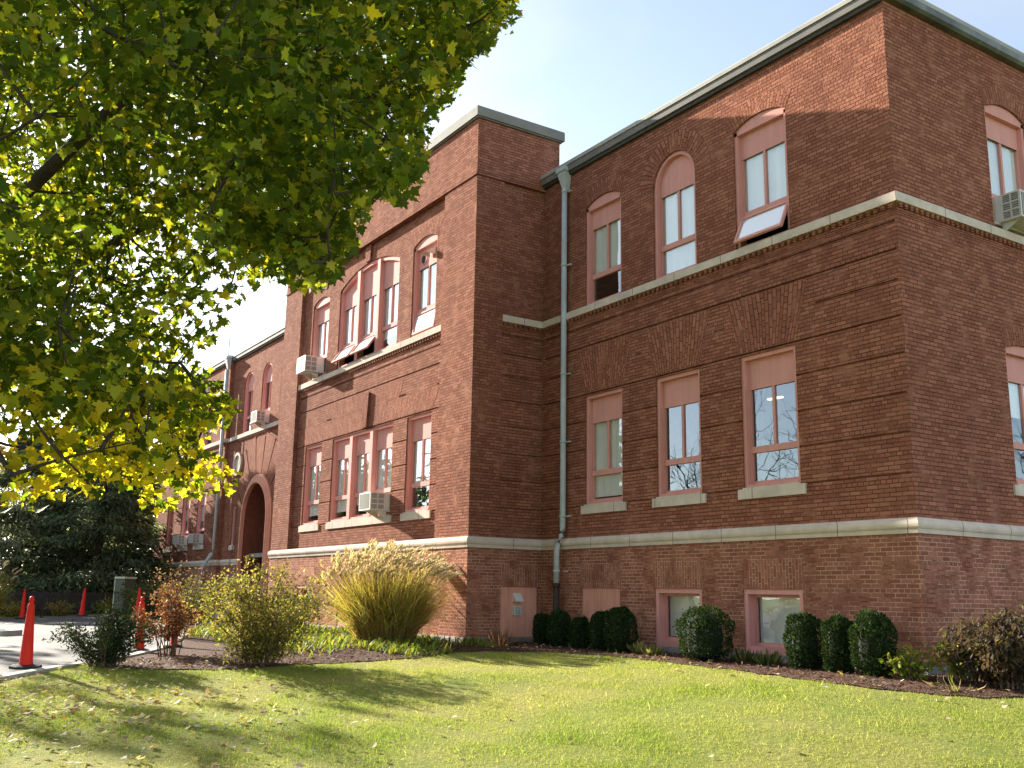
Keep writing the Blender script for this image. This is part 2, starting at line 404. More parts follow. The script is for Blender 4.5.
def brick_face(mb, W, u0, u1, z0, z1, holes, uo=0.0):
    """holes: dict(u0,u1,z0,z1, d=depth, back=bool, rise=arch rise or 0 (z1 is the springing then))"""
    H = []
    for h in holes:
        h = dict(h); h['top'] = h['z1'] + h.get('rise', 0); H.append(h)
    us = sorted({u0, u1, *[x for h in H for x in (h['u0'], h['u1']) if u0 < x < u1]})
    zs = sorted({z0, z1, *[x for h in H for x in (h['z0'], h['top']) if z0 < x < z1]})
    for zi in range(len(zs) - 1):
        za, zb = zs[zi], zs[zi + 1]; zm = (za + zb) / 2
        run = None
        def flush(a, b):
            mb.poly([W.P(a, za), W.P(b, za), W.P(b, zb), W.P(a, zb)], [(a + uo, za), (b + uo, za), (b + uo, zb), (a + uo, zb)])
        for ui in range(len(us) - 1):
            um = (us[ui] + us[ui + 1]) / 2
            solid = not any(h['u0'] < um < h['u1'] and h['z0'] < zm < h['top'] for h in H)
            if solid and run is None: run = us[ui]
            if not solid and run is not None: flush(run, us[ui]); run = None
        if run is not None: flush(run, us[-1])
    for h in H:
        a, b, c, d, D = h['u0'], h['u1'], h['z0'], h['z1'], h['d']
        P = W.P
        mb.poly([P(a, c), P(a, d), P(a, d, D), P(a, c, D)], [(uo, c), (uo, d), (uo + D, d), (uo + D, c)])
        mb.poly([P(b, d), P(b, c), P(b, c, D), P(b, d, D)], [(uo, d), (uo, c), (uo + D, c), (uo + D, d)])
        mb.poly([P(b, c), P(a, c), P(a, c, D), P(b, c, D)], [(b + uo, c), (a + uo, c), (a + uo, c + D), (b + uo, c + D)])
        if h.get('rise'):
            ap = arc_pts(a, b, d, h['rise'])
            for k in range(len(ap) - 1):
                (x0, y0), (x1, y1) = ap[k], ap[k + 1]
                mb.poly([P(x0, y0), P(x1, y1), P(x1, h['top']), P(x0, h['top'])] if abs(y0 - h['top']) > 1e-6 and abs(y1 - h['top']) > 1e-6 else
                        ([P(x0, y0), P(x1, y1), P(x0, h['top'])] if abs(y1 - h['top']) < 1e-6 else [P(x0, y0), P(x1, y1), P(x1, h['top'])]),
                        None if False else ([(x0 + uo, y0), (x1 + uo, y1), (x1 + uo, h['top']), (x0 + uo, h['top'])] if abs(y0 - h['top']) > 1e-6 and abs(y1 - h['top']) > 1e-6 else
                        ([(x0 + uo, y0), (x1 + uo, y1), (x0 + uo, h['top'])] if abs(y1 - h['top']) < 1e-6 else [(x0 + uo, y0), (x1 + uo, y1), (x1 + uo, h['top'])])))
                mb.poly([P(x1, y1), P(x0, y0), P(x0, y0, D), P(x1, y1, D)], [(0, x1), (0, x0), (D, x0), (D, x1)])
        else:
            mb.poly([P(a, d), P(b, d), P(b, d, D), P(a, d, D)], [(a + uo, d), (b + uo, d), (b + uo, d + D), (a + uo, d + D)])
        if h.get('back'):
            mb.poly([P(a, c, D), P(b, c, D), P(b, d, D), P(a, d, D)], [(a + uo, c), (b + uo, c), (b + uo, d), (a + uo, d)])

def sweep(mb, path, prof, closed_top=True):
    """Moulding: profile (out, z) swept along a plan polyline; outward is to the right of the direction of travel."""
    pts = [Vector((p[0], p[1])) for p in path]
    offs = []
    for i, p in enumerate(pts):
        nd = []
        if i > 0: nd.append((pts[i] - pts[i - 1]).normalized())
        if i < len(pts) - 1: nd.append((pts[i + 1] - pts[i]).normalized())
        ns = [Vector((d.y, -d.x)) for d in nd]
        if len(ns) == 2:
            m = (ns[0] + ns[1]); m = m / max(1e-6, 1 + ns[0].dot(ns[1]))
        else: m = ns[0]
        offs.append(m)
    L_ = [0]
    for i in range(1, len(pts)): L_.append(L_[-1] + (pts[i] - pts[i - 1]).length)
    for i in range(len(pts) - 1):
        for k in range(len(prof) - 1):
            q = []
            for (ii, kk) in ((i, k), (i + 1, k), (i + 1, k + 1), (i, k + 1)):
                xy = pts[ii] + offs[ii] * prof[kk][0]
                q.append((xy.x, xy.y, prof[kk][1]))
            mb.poly(q, [(L_[i], prof[k][1]), (L_[i + 1], prof[k][1]), (L_[i + 1], prof[k + 1][1]), (L_[i], prof[k + 1][1])])
    for ii, rev in ((0, True), (len(pts) - 1, False)):
        q = [(*(pts[ii] + offs[ii] * o_), z_) for o_, z_ in prof]
        mb.poly(q[::-1] if rev else q)

# ---------------------------------------------------------------- terrain
def S_(t, a, b):
    u = np.clip((t - a) / (b - a), 0, 1); return u * u * (3 - 2 * u)
FOOT = [(-9.36, 0, 0, 20), (-21.2, -9.36, -1.888, 20), (-42, -21, 0, 20)]
def gz(x, y):
    x = np.asarray(x, float); y = np.asarray(y, float)
    d = None
    for (x0, x1, y0, y1) in FOOT:
        dx = np.maximum(np.maximum(x0 - x, x - x1), 0); dy = np.maximum(np.maximum(y0 - y, y - y1), 0)
        q = np.hypot(dx, dy); d = q if d is None else np.minimum(d, q)
    a = S_(x, -10, 3)
    return -0.32 - (0.21 + .36 * a) * S_(d, .6, 8) + 0.025 * np.sin(x * 1.1 + 0.4) * np.sin(y * 0.9) * S_(d, 1.0, 4)
def axis(lo, hi, step, far):
    a = list(np.arange(lo, hi + 1e-6, step)); s = step
    b = [a[-1]]
    while b[-1] < far: s *= 1.35; b.append(b[-1] + s)
    s = step; c = [a[0]]
    while c[-1] > -far: s *= 1.35; c.append(c[-1] - s)
    return np.array(c[:0:-1] + a + b[1:])
xs, ys = axis(-26, 12, 0.25, 900), axis(-20, 4, 0.25, 900)
X, Y = np.meshgrid(xs, ys)
V = np.stack([X, Y, gz(X, Y)], -1).reshape(-1, 3)
nx, ny = len(xs), len(ys)
idx = np.arange(nx * ny).reshape(ny, nx)
Fq = np.stack([idx[:-1, :-1], idx[:-1, 1:], idx[1:, 1:], idx[1:, :-1]], -1).reshape(-1, 4)
me = bpy.data.meshes.new('ground'); me.from_pydata(V.tolist(), [], Fq.tolist()); me.materials.append(MAT['lawn_ground'])
me.polygons.foreach_set('use_smooth', [True] * len(Fq))
ground = bpy.data.objects.new('ground', me); COL.objects.link(ground); tag(ground, 'wide lawn ground sheet sloping gently away from the brick school', 'ground', kind='structure')

def in_poly(x, y, poly):
    x = np.asarray(x); y = np.asarray(y); ins = np.zeros(x.shape, bool)
    n = len(poly); j = n - 1
    for i in range(n):
        xi, yi = poly[i]; xj, yj = poly[j]
        c = ((yi > y) != (yj > y)) & (x < (xj - xi) * (y - yi) / (yj - yi + 1e-12) + xi)
        ins ^= c; j = i
    return ins
def drape(name, poly, mat, dz, step, jitter=0.0, seg=0.4):
    P = []
    for i in range(len(poly)):
        a, b = np.array(poly[i]), np.array(poly[(i + 1) % len(poly)])
        n = max(1, int(np.linalg.norm(b - a) / seg))
        for k in range(n):
            q = a + (b - a) * k / n
            if jitter: q = q + rng.normal(0, jitter, 2)
            P.append(tuple(q))
    nb = len(P)
    pa = np.array(P)
    gx, gy = np.meshgrid(np.arange(pa[:, 0].min(), pa[:, 0].max(), step), np.arange(pa[:, 1].min(), pa[:, 1].max(), step))
    gx = gx.ravel(); gy = gy.ravel(); ok = in_poly(gx, gy, P)
    pts = [Vector(p) for p in P] + [Vector((a, b)) for a, b in zip(gx[ok], gy[ok])]
    vs, es, fs, *_ = delaunay_2d_cdt(pts, [(i, (i + 1) % nb) for i in range(nb)], [list(range(nb))], 1, 1e-5)
    v = np.array([(q.x, q.y) for q in vs])
    z = gz(v[:, 0], v[:, 1]) + dz
    me = bpy.data.meshes.new(name); me.from_pydata(np.column_stack([v, z]).tolist(), [], [list(f) for f in fs]); me.materials.append(MAT[mat])
    bm = bmesh.new(); bm.from_mesh(me)
    bmesh.ops.recalc_face_normals(bm, faces=bm.faces)
    for f in bm.faces:
        if f.normal.z < 0: f.normal_flip()
        f.smooth = True
    bm.to_mesh(me); bm.free()
    o = bpy.data.objects.new(name, me); COL.objects.link(o); return o
CURB = [(4.5, -19.0), (-3.5, -13.3), (-6.92, -10.85), (-8.73, -9.34), (-11.5, -7.5), (-15.5, -5.9), (-22, -4.9), (-33.5, -4.0)]
ROADP = CURB + [(-34.2, -5.5), (-34.5, -9), (-46, -11), (-60, -14), (-60, -60), (4.5, -60)]
BED = [(-8.75, -9.3), (-7.9, -9.25), (-7.2, -8.6), (-6.85, -7.6), (-7.1, -6.4), (-6.95, -5.2), (-6.9, -4.2), (-7.2, -3.3), (-7.2, -2.7), (-6.4, -1.9),
       (-5.2, -1.55), (-3.6, -1.6), (-2.2, -1.75), (-0.7, -1.92), (0.7, -2.0), (1.6, -1.65), (2.2, -1.0), (2.7, 0.4), (2.8, 9), (-0.2, 9), (-0.2, 0.2), (-9.5, 0.2), (-9.5, -1.7),
       (-21, -1.7), (-22, -4.7), (-15.5, -5.7), (-11.5, -7.32)]
tag(drape('driveway', ROADP, 'asphalt', 0.012, 0.8), 'sunlit grey asphalt drive curving past the school entrance', 'driveway', kind='structure')
tag(drape('mulch_bed', BED, 'mulch', 0.016, 0.22, 0.05, 0.2), 'brown bark mulch bed along the foot of the school', 'planting bed', kind='structure')
mb = MB()
def sub_path(path, step):
    out = []
    for a, b in zip(path[:-1], path[1:]):
        a, b = np.array(a), np.array(b); n = max(1, int(np.linalg.norm(b - a) / step))
        out += [tuple(a + (b - a) * k / n) for k in range(n)]
    return out + [path[-1]]
def curb_mesh(path, wdt, h):
    m = MB(); pp = sub_path(path, 0.6)
    L0 = R0 = None
    pv = [Vector(p) for p in pp]
    for i, p in enumerate(pv):
        d = (pv[min(i + 1, len(pv) - 1)] - pv[max(i - 1, 0)]).normalized(); n = Vector((d.y, -d.x))
        a, b = p - n * wdt / 2, p + n * wdt / 2
        za, zb = float(gz(a.x, a.y)), float(gz(b.x, b.y)); zt = max(za, zb) + h
        A = [(a.x, a.y, za - .1), (a.x, a.y, zt - .012), (a.x + n.x * .015, a.y + n.y * .015, zt), (b.x - n.x * .015, b.y - n.y * .015, zt), (b.x, b.y, zt - .012), (b.x, b.y, zb - .1)]
        if L0:
            for k in range(5): m.poly([L0[k], L0[k + 1], A[k + 1], A[k]][::-1])
        L0 = A
    return m
tag(curb_mesh(CURB, 0.20, 0.045).build('kerb', 'concrete'), 'low pale concrete kerb between lawn and drive', 'kerb', kind='structure')
tag(curb_mesh([(-20.6, -16.5), (-20.0, -11.5), (-19.0, -9.7), (-18.6, -9.35), (-18.8, -9.0), (-19.6, -9.1), (-24, -11.6)], 0.2, 0.13).build('island_kerb', 'concrete'), 'raised concrete kerb of a planted island in the drive', 'kerb', kind='structure')
drI = drape('island_soil', [(-20.5, -16.5), (-19.9, -11.5), (-18.9, -9.3), (-19.6, -9.2), (-23.9, -11.7)], 'mulch', 0.10, 0.8)
tag(drI, 'bare soil inside the drive island', 'planting bed', kind='structure')

# ---------------------------------------------------------------- the school
PF = -1.888; PX0, PX1 = -21.2, -9.36; REC = 0.12
school = empty('school_building', (0, 0, 0))
tag(school, 'red brick school with pink framed windows, limestone bands and flat roofs', 'school')
WF = Wall((0, 0, 0), (1, 0, 0), (0, -1, 0))
WR = Wall((0, 0, 0), (0, 1, 0), (1, 0, 0))
PFW = Wall((0, PF, 0), (1, 0, 0), (0, -1, 0))
PPW = Wall((0, PF + REC, 0), (1, 0, 0), (0, -1, 0))
PRW = Wall((PX1, 0, 0), (0, 1, 0), (1, 0, 0))
PRP = Wall((PX1 - .05, 0, 0), (0, 1, 0), (1, 0, 0))
ENW = Wall((0, 0, 0), (1, 0, 0), (0, -1, 0))
LWW = Wall((0, -0.15, 0), (1, 0, 0), (0, -1, 0))
LRW = Wall((-32.2, 0, 0), (0, 1, 0), (1, 0, 0))
GR = [2.51, 3.11, 3.70, 4.30, 4.87, 5.44, 5.92, 6.37]
RD = 0.24                                                        # window reveal depth in the brick
groove = lambda a, b, z: dict(u0=a, u1=b, z0=z - .017, z1=z + .017, d=.03, back=True)
def grooves_for(spans_low, spans_dash, full):
    out = []
    for z in GR:
        if z < 4.8: sp = spans_low
        elif z < 4.9: sp = [full]
        elif z < 5.5: sp = spans_dash
        else: sp = [full]
        out += [groove(a, b, z) for a, b in sp]
    return out

windows = []                                                      # (wall, u0, u1, z0, z1, rise, options)
def opening(lst, W, u0, u1, z0, z1, rise=0.0, **opt):
    lst.append(dict(u0=u0, u1=u1, z0=z0, z1=z1, rise=rise, d=RD)); windows.append((W, u0, u1, z0, z1, rise, opt))

# --- wing, front and side
h = []
LX = [(-7.80, -6.57), (-5.55, -4.34), (-3.32, -2.07)]
opening(h, WF, *LX[0], 2.53, 4.835, blind=1.0, gap=.10); opening(h, WF, *LX[1], 2.53, 4.835, blind=0); opening(h, WF, *LX[2], 2.53, 4.835, blind=0, lamp=True)
opening(h, WF, *LX[0], 6.81, 9.06, .16, blind=.72, up=True); opening(h, WF, *LX[1], 6.81, 8.745, .604, blind=1.0, up=True); opening(h, WF, *LX[2], 6.81, 9.10, .16, blind=1.0, up=True, hopper=24)
h += grooves_for([(-9.30, LX[0][0]), (LX[0][1], LX[1][0]), (LX[1][1], LX[2][0]), (LX[2][1], -0.03)], [(-9.30, -8.25), (-6.15, -5.95), (-3.95, -3.65), (-1.62, -0.03)], (-9.30, -0.03))
mb = MB()
brick_face(mb, WF, -9.41, 0, 1.80, 10.26, h)
h = []
RX = [(2.64, 3.88), (5.1, 6.34), (8.4, 9.64)]
for k, (a, b) in enumerate(RX):
    opening(h, WR, a, b, 2.53, 4.76, .10, blind=.35); opening(h, WR, a, b, 6.81, 9.04, .16, blind=1.0 if k else .9, up=True)
brick_face(mb, WR, 0, 20, 1.80, 10.26, h, uo=.1)
WF2 = Wall((0, -.02, 0), (1, 0, 0), (0, -1, 0)); WR2 = Wall((.02, 0, 0), (0, 1, 0), (1, 0, 0))
h = []
opening(h, WF2, -5.63, -4.38, -.215, .835, base=True, blind=.97); opening(h, WF2, -3.39, -2.11, -.215, .835, base=True, blind=1.0)
h.append(dict(u0=-7.90, u1=-6.65, z0=-.2, z1=.84, d=.06))
brick_face(mb, WF2, -9.41, .02, -.45, 1.70, h)
brick_face(mb, WR2, -.02, 20, -.45, 1.70, [], uo=.1)
mb.build('wing_wall', 'red_brick', school)

# --- pavilion
mb = MB()
brick_face(mb, PFW, PX0, PX1, 1.80, 11.40, [dict(u0=-19.8, u1=-10.83, z0=1.80, z1=10.0, d=REC)])
h = []
TRI = (-17.1, -13.35)
opening(h, PPW, -19.1, -17.86, 2.54, 4.84, blind=.8); opening(h, PPW, *TRI, 2.54, 4.84, blind=.8, tri=True); opening(h, PPW, -12.60, -11.36, 2.54, 4.84, blind=.65)
opening(h, PPW, -19.1, -17.86, 6.84, 9.14, .16, blind=.9, up=True); opening(h, PPW, *TRI, 6.84, 9.14, .38, blind=.9, tri=True, up=True, hoppers=(0, 1)); opening(h, PPW, -12.60, -11.36, 6.84, 9.14, .16, blind=1.0, up=True, hopper=9, vent=True)
h += grooves_for([(-19.75, -19.1), (-17.86, TRI[0]), (TRI[1], -12.60), (-11.36, -10.86)], [(-19.75, -19.5), (-17.6, -17.3), (-13.1, -12.7), (-11.15, -10.86)], (-19.75, -10.86))
brick_face(mb, PPW, -19.8, -10.83, 1.80, 10.0, h)
brick_face(mb, PRW, PF, .4, 1.80, 11.40, [dict(u0=-1.14, u1=.02, z0=1.80, z1=10.0, d=.05)], uo=.07)
h = [groove(-1.135, 0, z) for z in GR]
brick_face(mb, PRP, -1.14, .02, 1.80, 10.0, h, uo=.07)
PF2 = Wall((0, PF - .02, 0), (1, 0, 0), (0, -1, 0)); PR2 = Wall((PX1 + .02, 0, 0), (0, 1, 0), (1, 0, 0))
h = []
for a, b in ((-18.9, -17.6), (-15.9, -14.6), (-12.7, -11.4)): opening(h, PF2, a, b, -.215, .835, base=True, blind=.6)
brick_face(mb, PF2, PX0, PX1 + .02, -.45, 1.70, h)
brick_face(mb, PR2, PF - .02, .0, -.45, 1.70, [dict(u0=-1.067, u1=-.12, z0=-.2, z1=.84, d=.06)], uo=.07)
mb.box(PX0, PX1 - .001, .38, .4, 10.1, 11.40); mb.box(PX0, PX0 + .02, PF + .001, .38, -.45, 11.40)
mb.build('pavilion_wall', 'red_brick', school)

# --- entrance bay and far wing
mb = MB()
h = []
AC_X, AR, AZ = -28.20, 1.36, 3.30
h.append(dict(u0=AC_X - AR, u1=AC_X + AR, z0=-.3, z1=AZ, rise=AR - .001, d=1.5))
for a in (-30.65, -28.55, -26.45): opening(h, ENW, a, a + 1.08, 6.81, 8.78, .54, blind=0, up=True)
opening(h, ENW, -31.05, -30.65, 2.41, 3.93, slit=True, blind=0)
for z in GR[:5]: h += [groove(-30.4, -30.05, z)]
brick_face(mb, ENW, -32.2, PX0, -.45, 10.26, h)
h = []
for k, a in enumerate((-40.4, -37.9, -35.5)):
    opening(h, LWW, a, a + 1.24, 2.53, 4.835, blind=.4); opening(h, LWW, a, a + 1.24, 6.81, 8.745, .604, blind=.8, up=True)
h += grooves_for([(-42.5, -40.4), (-39.16, -37.9), (-36.66, -35.5), (-34.26, -32.25)], [(-42.5, -40.9), (-38.8, -38.3), (-36.3, -35.9), (-33.9, -32.25)], (-42.5, -32.25))
brick_face(mb, LWW, -42.6, -32.2, 1.80, 10.26, h)
brick_face(mb, LWW, -42.6, -32.2, -.45, 1.70, [])
brick_face(mb, LRW, -.15, 0, -.45, 10.26, [], uo=.05)
mb.box(-42.6, -42.58, -.149, 20, -.45, 10.2)
mb.build('entrance_wall', 'red_brick', school)

# --- back walls, roofs, floors (close the volume)
mb = MB()
mb.box(-42.57, -.03, 19.9, 19.98, -.45, 10.15)
mb.build('back_wall', 'red_brick', school)
mb = MB()
mb.box(-42.5, -.05, .05, 19.85, 10.12, 10.18); mb.box(-42.5, -32.25, -.12, .03, 10.12, 10.18); mb.box(PX0 + .03, PX1 - .05, PF + .05, .37, 11.2, 11.35)
mb.build('roof', 'roof_felt', school)
mb = MB()
for z in (1.9, 6.2): mb.box(-42.3, -.28, .28, 19.8, z, z + .15); mb.box(PX0 + .1, PX1 - .1, PF + .45, .26, z, z + .15)
mb.box(PX0, -.3, 6.0, 6.1, 2.06, 10.0)
mb.build('interior_floor', 'room_paint', school)

# --- limestone
WING_R = [(0.02, 20), (0.02, -.02), (PX1 + .02, -.02), (PX1 + .02, PF - .02), (PX0, PF - .02)]
base_prof = [(0.0, 1.635), (.025, 1.635), (.032, 1.70), (.045, 1.705), (.058, 1.73), (.064, 1.765), (.058, 1.80), (.045, 1.822), (.03, 1.832), (.022, 1.85), (-.03, 1.87)]
def rev(path): return path[::-1]
mb = MB()
sweep(mb, rev(WING_R), base_prof)
mb.build('base_course', 'limestone', school); mb = MB()
sweep(mb, [(-42.6, -.15), (-32.2, -.15), (-32.2, 0), (-29.95, 0)], base_prof)
o_ = mb.build('base_course', 'limestone', school); o_['label'] = 'moulded limestone course above the basement'
str_prof = [(0, 6.655), (.075, 6.655), (.075, 6.80), (.06, 6.812), (0, 6.82)]
mb = MB()
sweep(mb, rev([(0, 20), (0, 0), (PX1 - .05, 0), (PX1 - .05, -1.139)]), str_prof)
sweep(mb, [(-19.799, PF + REC), (-10.831, PF + REC)], str_prof)
sweep(mb, [(-42.6, -.15), (-32.2, -.15), (-32.2, 0), (PX0, 0)], str_prof)
mb.build('string_course', 'limestone', school)
mb = MB()
def dentils(W, a, b):
    n = int((b - a) / .132)
    for k in range(n):
        u = a + (k + .25) * (b - a) / n
        wbox(mb, W, u, u + .066, 6.575, 6.656, -.05, .0)
    wbox(mb, W, a, b, 6.505, 6.574, -.012, 0)
dentils(WF, -9.36, -.0); dentils(WR, .0, 7.0); dentils(PPW, -19.79, -10.84); dentils(PRP, -1.13, -.05); dentils(LWW, -42.5, -32.25); dentils(ENW, -32.1, PX0)
mb.build('dentil_course', 'red_brick', school)
mb = MB()
fs = []
sweep(mb, rev([(0.02, 20), (0.02, -.02), (PX1 + .02, -.02), (PX1 + .02, PF - .02), (PX0, PF - .02)]), [(0, -.8), (.11, -.8), (.10, -.30), (.075, -.235), (0, -.205)])
mb.build('foundation', 'rough_stone', school)
mb = MB()
sweep(mb, [(PX0, PF), (PX1, PF), (PX1, .4)], [(0, 9.985), (.03, 9.985), (.03, 10.05), (0, 10.07)])
mb.build('parapet_ledge', 'red_brick', school)

# --- copings and gutters
mb = MB()
cop = [(0, 10.272), (.15, 10.272), (.15, 10.345), (.12, 10.38), (-.35, 10.41)]
for a_, b_ in (((PX1 + .002, 0), (0, 0)), ((-42.6, -.15), (-32.2, -.15)), ((-32.19, 0), (PX0 - .002, 0))):
    mb = MB(); sweep(mb, [a_, b_], cop); mb.build('coping', 'coping_metal', school)
mb = MB()
sweep(mb, [(0, -.126), (0, 20)], [(.001, 10.11), (.10, 10.11), (.15, 10.15), (.155, 10.265), (.001, 10.27)])
mb.build('gutter', 'gutter_metal', school)
for a_, b_ in (((PX1 + .002, 0), (0, 0)), ((-42.6, -.15), (-32.2, -.15)), ((-32.19, 0), (PX0 - .002, 0))):
    mb = MB(); sweep(mb, [a_, b_], [(.001, 10.13), (.12, 10.13), (.125, 10.27), (.001, 10.271)]); mb.build('fascia', 'fascia_metal', school)
for a_, b_ in (((PX1 + .01, 0), (-.01, 0)), ((-42.6, -.15), (-32.2, -.15)), ((-32.19, 0), (PX0 - .002, 0))):
    mb = MB(); sweep(mb, [a_, b_], [(.002, 10.06), (.07, 10.065), (.08, 10.128), (.002, 10.129)]); mb.build('eaves_board', 'eaves_shade', school)  # dark strip drawn in place of the shaded gap below the fascia
mb = MB()
sweep(mb, [(0, -.151), (0, 20)], [(.0, 10.272), (.15, 10.272), (.15, 10.345), (.12, 10.38), (-.35, 10.41)])
mb.build('side_coping', 'coping_metal', school)
mb = MB()
sweep(mb, [(PX0, PF), (PX1, PF), (PX1, .41), (PX1 - .4, .41)], [(-.01, 11.36), (.045, 11.36), (.045, 11.385), (.085, 11.39), (.085, 11.60), (.07, 11.63), (-.35, 11.65)])
mb.build('parapet_coping', 'parapet_metal', school)

# --- lintels and arches of upright bricks (a hair proud of the wall)
def soldier(name, W, quads, ring=None, d=-.0025):
    m = MB()
    for (a0, a1, b0, b1, z0, z1) in quads:                       # bottom a0..a1, top b0..b1
        k = max(1, int((a1 - a0) / .3))
        for i in range(k):
            f0, f1 = i / k, (i + 1) / k
            q = [(a0 + (a1 - a0) * f0, z0), (a0 + (a1 - a0) * f1, z0), (b0 + (b1 - b0) * f1, z1), (b0 + (b1 - b0) * f0, z1)]
            m.poly([W.P(u, z, d) for u, z in q], [(z, (a0 + (a1 - a0) * (f0 if j in (0, 3) else f1))) for j, (u, z) in enumerate(q)])
        # edges
        for (p, q_) in (((a0, z0), (b0, z1)), ((b1, z1), (a1, z0)), ((b0, z1), (b1, z1)), ((a1, z0), (a0, z0))):
            m.poly([W.P(*p, d), W.P(*p, .0), W.P(*q_, .0), W.P(*q_, d)], [(0, 0)] * 4)
    if ring:
        for (u0, u1, zs, rise, t) in ring:
            inn = arc_pts(u0, u1, zs, rise, 16)
            wv = (u1 - u0) / 2; R = (wv * wv + rise * rise) / (2 * rise); cx, cz = (u0 + u1) / 2, zs + rise - R
            s = 0.0
            for k in range(16):
                (x0, y0), (x1, y1) = inn[k], inn[k + 1]
                o0 = (cx + (x0 - cx) * (R + t) / R, cz + (y0 - cz) * (R + t) / R); o1 = (cx + (x1 - cx) * (R + t) / R, cz + (y1 - cz) * (R + t) / R)
                ds = math.hypot(x1 - x0, y1 - y0)
                m.poly([W.P(x0, y0, d), W.P(x1, y1, d), W.P(*o1, d), W.P(*o0, d)], [(0, s), (0, s + ds), (t, s + ds), (t, s)])
                m.poly([W.P(*o0, d), W.P(*o1, d), W.P(*o1, 0), W.P(*o0, 0)], [(0, s), (0, s + ds), (.02, s + ds), (.02, s)])
                m.poly([W.P(x1, y1, d), W.P(x0, y0, d), W.P(x0, y0, 0), W.P(x1, y1, 0)], [(0, s), (0, s + ds), (.02, s + ds), (.02, s)])
                s += ds
    return m.build(name, 'lintel_brick', school)
for a, b in LX: soldier('lintel', WF, [(a - .02, b + .02, a - .30, b + .30, 4.895, 5.89)])
for a, b in ((-5.66, -4.35), (-3.42, -2.08), (-7.93, -6.62)): soldier('lintel', WF2, [(a, b, a, b, .842, 1.315)])
soldier('lintel', PR2, [(-1.09, -.1, -1.09, -.1, .842, 1.315)])
for a, b in ((-18.95, -17.55), (-15.95, -14.55), (-12.75, -11.35)): soldier('lintel', PF2, [(a, b, a, b, .842, 1.315)])
for (a, b), zs, rs, t in ((LX[0], 9.06, .16, .33), (LX[1], 8.745, .604, .42), (LX[2], 9.10, .16, .33)): soldier('window_arch', WF, [], [(a - .01, b + .01, zs, rs, t)])
soldier('window_arch', WR, [], [(2.63, 3.89, 9.04, .16, .33)]); soldier('window_arch', WR, [], [(2.63, 3.89, 4.76, .10, .33)])
soldier('lintel', PPW, [(-19.12, -11.34, -19.6, -11.0, 4.895, 5.40)], d=-.003)
soldier('lintel', PPW, [(-17.4, -13.05, -17.7, -12.8, 5.46, 5.89)], d=-.003)
for (a, b), zs, rs, t in (((-19.1, -17.86), 9.14, .16, .40), (TRI, 9.14, .38, .42), ((-12.60, -11.36), 9.14, .16, .40)): soldier('window_arch', PPW, [], [(a - .01, b + .01, zs, rs, t)])
def keystone(W, uc, z0, z1, w0, w1, t):
    m = MB()
    A = [(uc - w0, z0), (uc + w0, z0), (uc + w1, z1), (uc - w1, z1)]
    m.poly([W.P(*p, -t) for p in A], [(p[1], p[0]) for p in A])
    for i in range(4):
        p, q = A[i], A[(i + 1) % 4]; m.poly([W.P(*q, -t), W.P(*p, -t), W.P(*p, .01), W.P(*q, .01)], [(0, 0), (0, .1), (.1, .1), (.1, 0)])
    return m.build('keystone', 'lintel_brick', school)
keystone(PPW, -14.95, 4.89, 5.80, .13, .22, .065); keystone(PPW, -15.2, 9.53, 9.98, .13, .18, .06)
# rays of the entrance arch
m = MB()
for k in range(9):
    a = math.pi * (k + .5) / 9; da = math.pi / 9 / 2 - .011
    r0, r1 = AR + .38, min((6.45 - AZ) / max(.05, math.sin(a)), 3.0 / max(.05, abs(math.cos(a))), 3.3)
    if r1 - r0 < .4: continue
    pts = []
    for rr, aa in ((r0, a + da), (r0, a - da), (r1, a - da * .97), (r1, a + da * .97)):
        pts.append((AC_X + rr * math.cos(aa), AZ + rr * math.sin(aa)))
    pts = [(max(-30.3, u), z) for u, z in pts]
    m.poly([ENW.P(u, z, -.022) for u, z in pts], [(z, u) for u, z in pts])
    for i in range(4):
        p, q = pts[i], pts[(i + 1) % 4]; m.poly([ENW.P(*q, -.022), ENW.P(*p, -.022), ENW.P(*p, 0), ENW.P(*q, 0)], [(0, 0)] * 4)
m.build('arch_rays', 'lintel_brick', school)
m = MB()
rings = [(AR, -.14), (AR + .10, -.14), (AR + .13, -.10), (AR + .22, -.10), (AR + .25, -.05), (AR + .34, -.05), (AR + .34, 0)]
path = [(AC_X - 1, -.3)]; angs = [math.pi - math.pi * k / 28 for k in range(29)]
def ringpt(r, k):
    if k < 0: return (AC_X - r, -.3)
    if k > 28: return (AC_X + r, -.3)
    return (AC_X + r * math.cos(angs[k]), AZ + r * math.sin(angs[k]))
for k in range(-1, 29):
    for (r0, d0), (r1, d1) in zip(rings[:-1], rings[1:]):
        m.poly([ENW.P(*ringpt(r1, k), d1), ENW.P(*ringpt(r1, k + 1), d1), ENW.P(*ringpt(r0, k + 1), d0), ENW.P(*ringpt(r0, k), d0)][::-1])
    m.poly([ENW.P(*ringpt(AR, k), -.14), ENW.P(*ringpt(AR, k + 1), -.14), ENW.P(*ringpt(AR, k + 1), .02), ENW.P(*ringpt(AR, k), .02)])
m.build('entrance_arch', 'pink_board', school)
m = MB()
for k in range(-1, 29):
    m.poly([ENW.P(*ringpt(AR - .012, k), .03), ENW.P(*ringpt(AR - .012, k + 1), .03), ENW.P(*ringpt(AR - .012, k + 1), 1.47), ENW.P(*ringpt(AR - .012, k), 1.47)])
m.build('porch_lining', 'oak_door', school)
m = MB()
wbox(m, ENW, AC_X - AR, AC_X + AR, -.3, AZ + AR, 1.48, 1.56)
for s in (-1, 1):
    for z0, z1 in ((0, .9), (1.05, 2.2)): wbox(m, ENW, AC_X + s * .66 - .42, AC_X + s * .66 + .42, z0, z1, 1.44, 1.48)
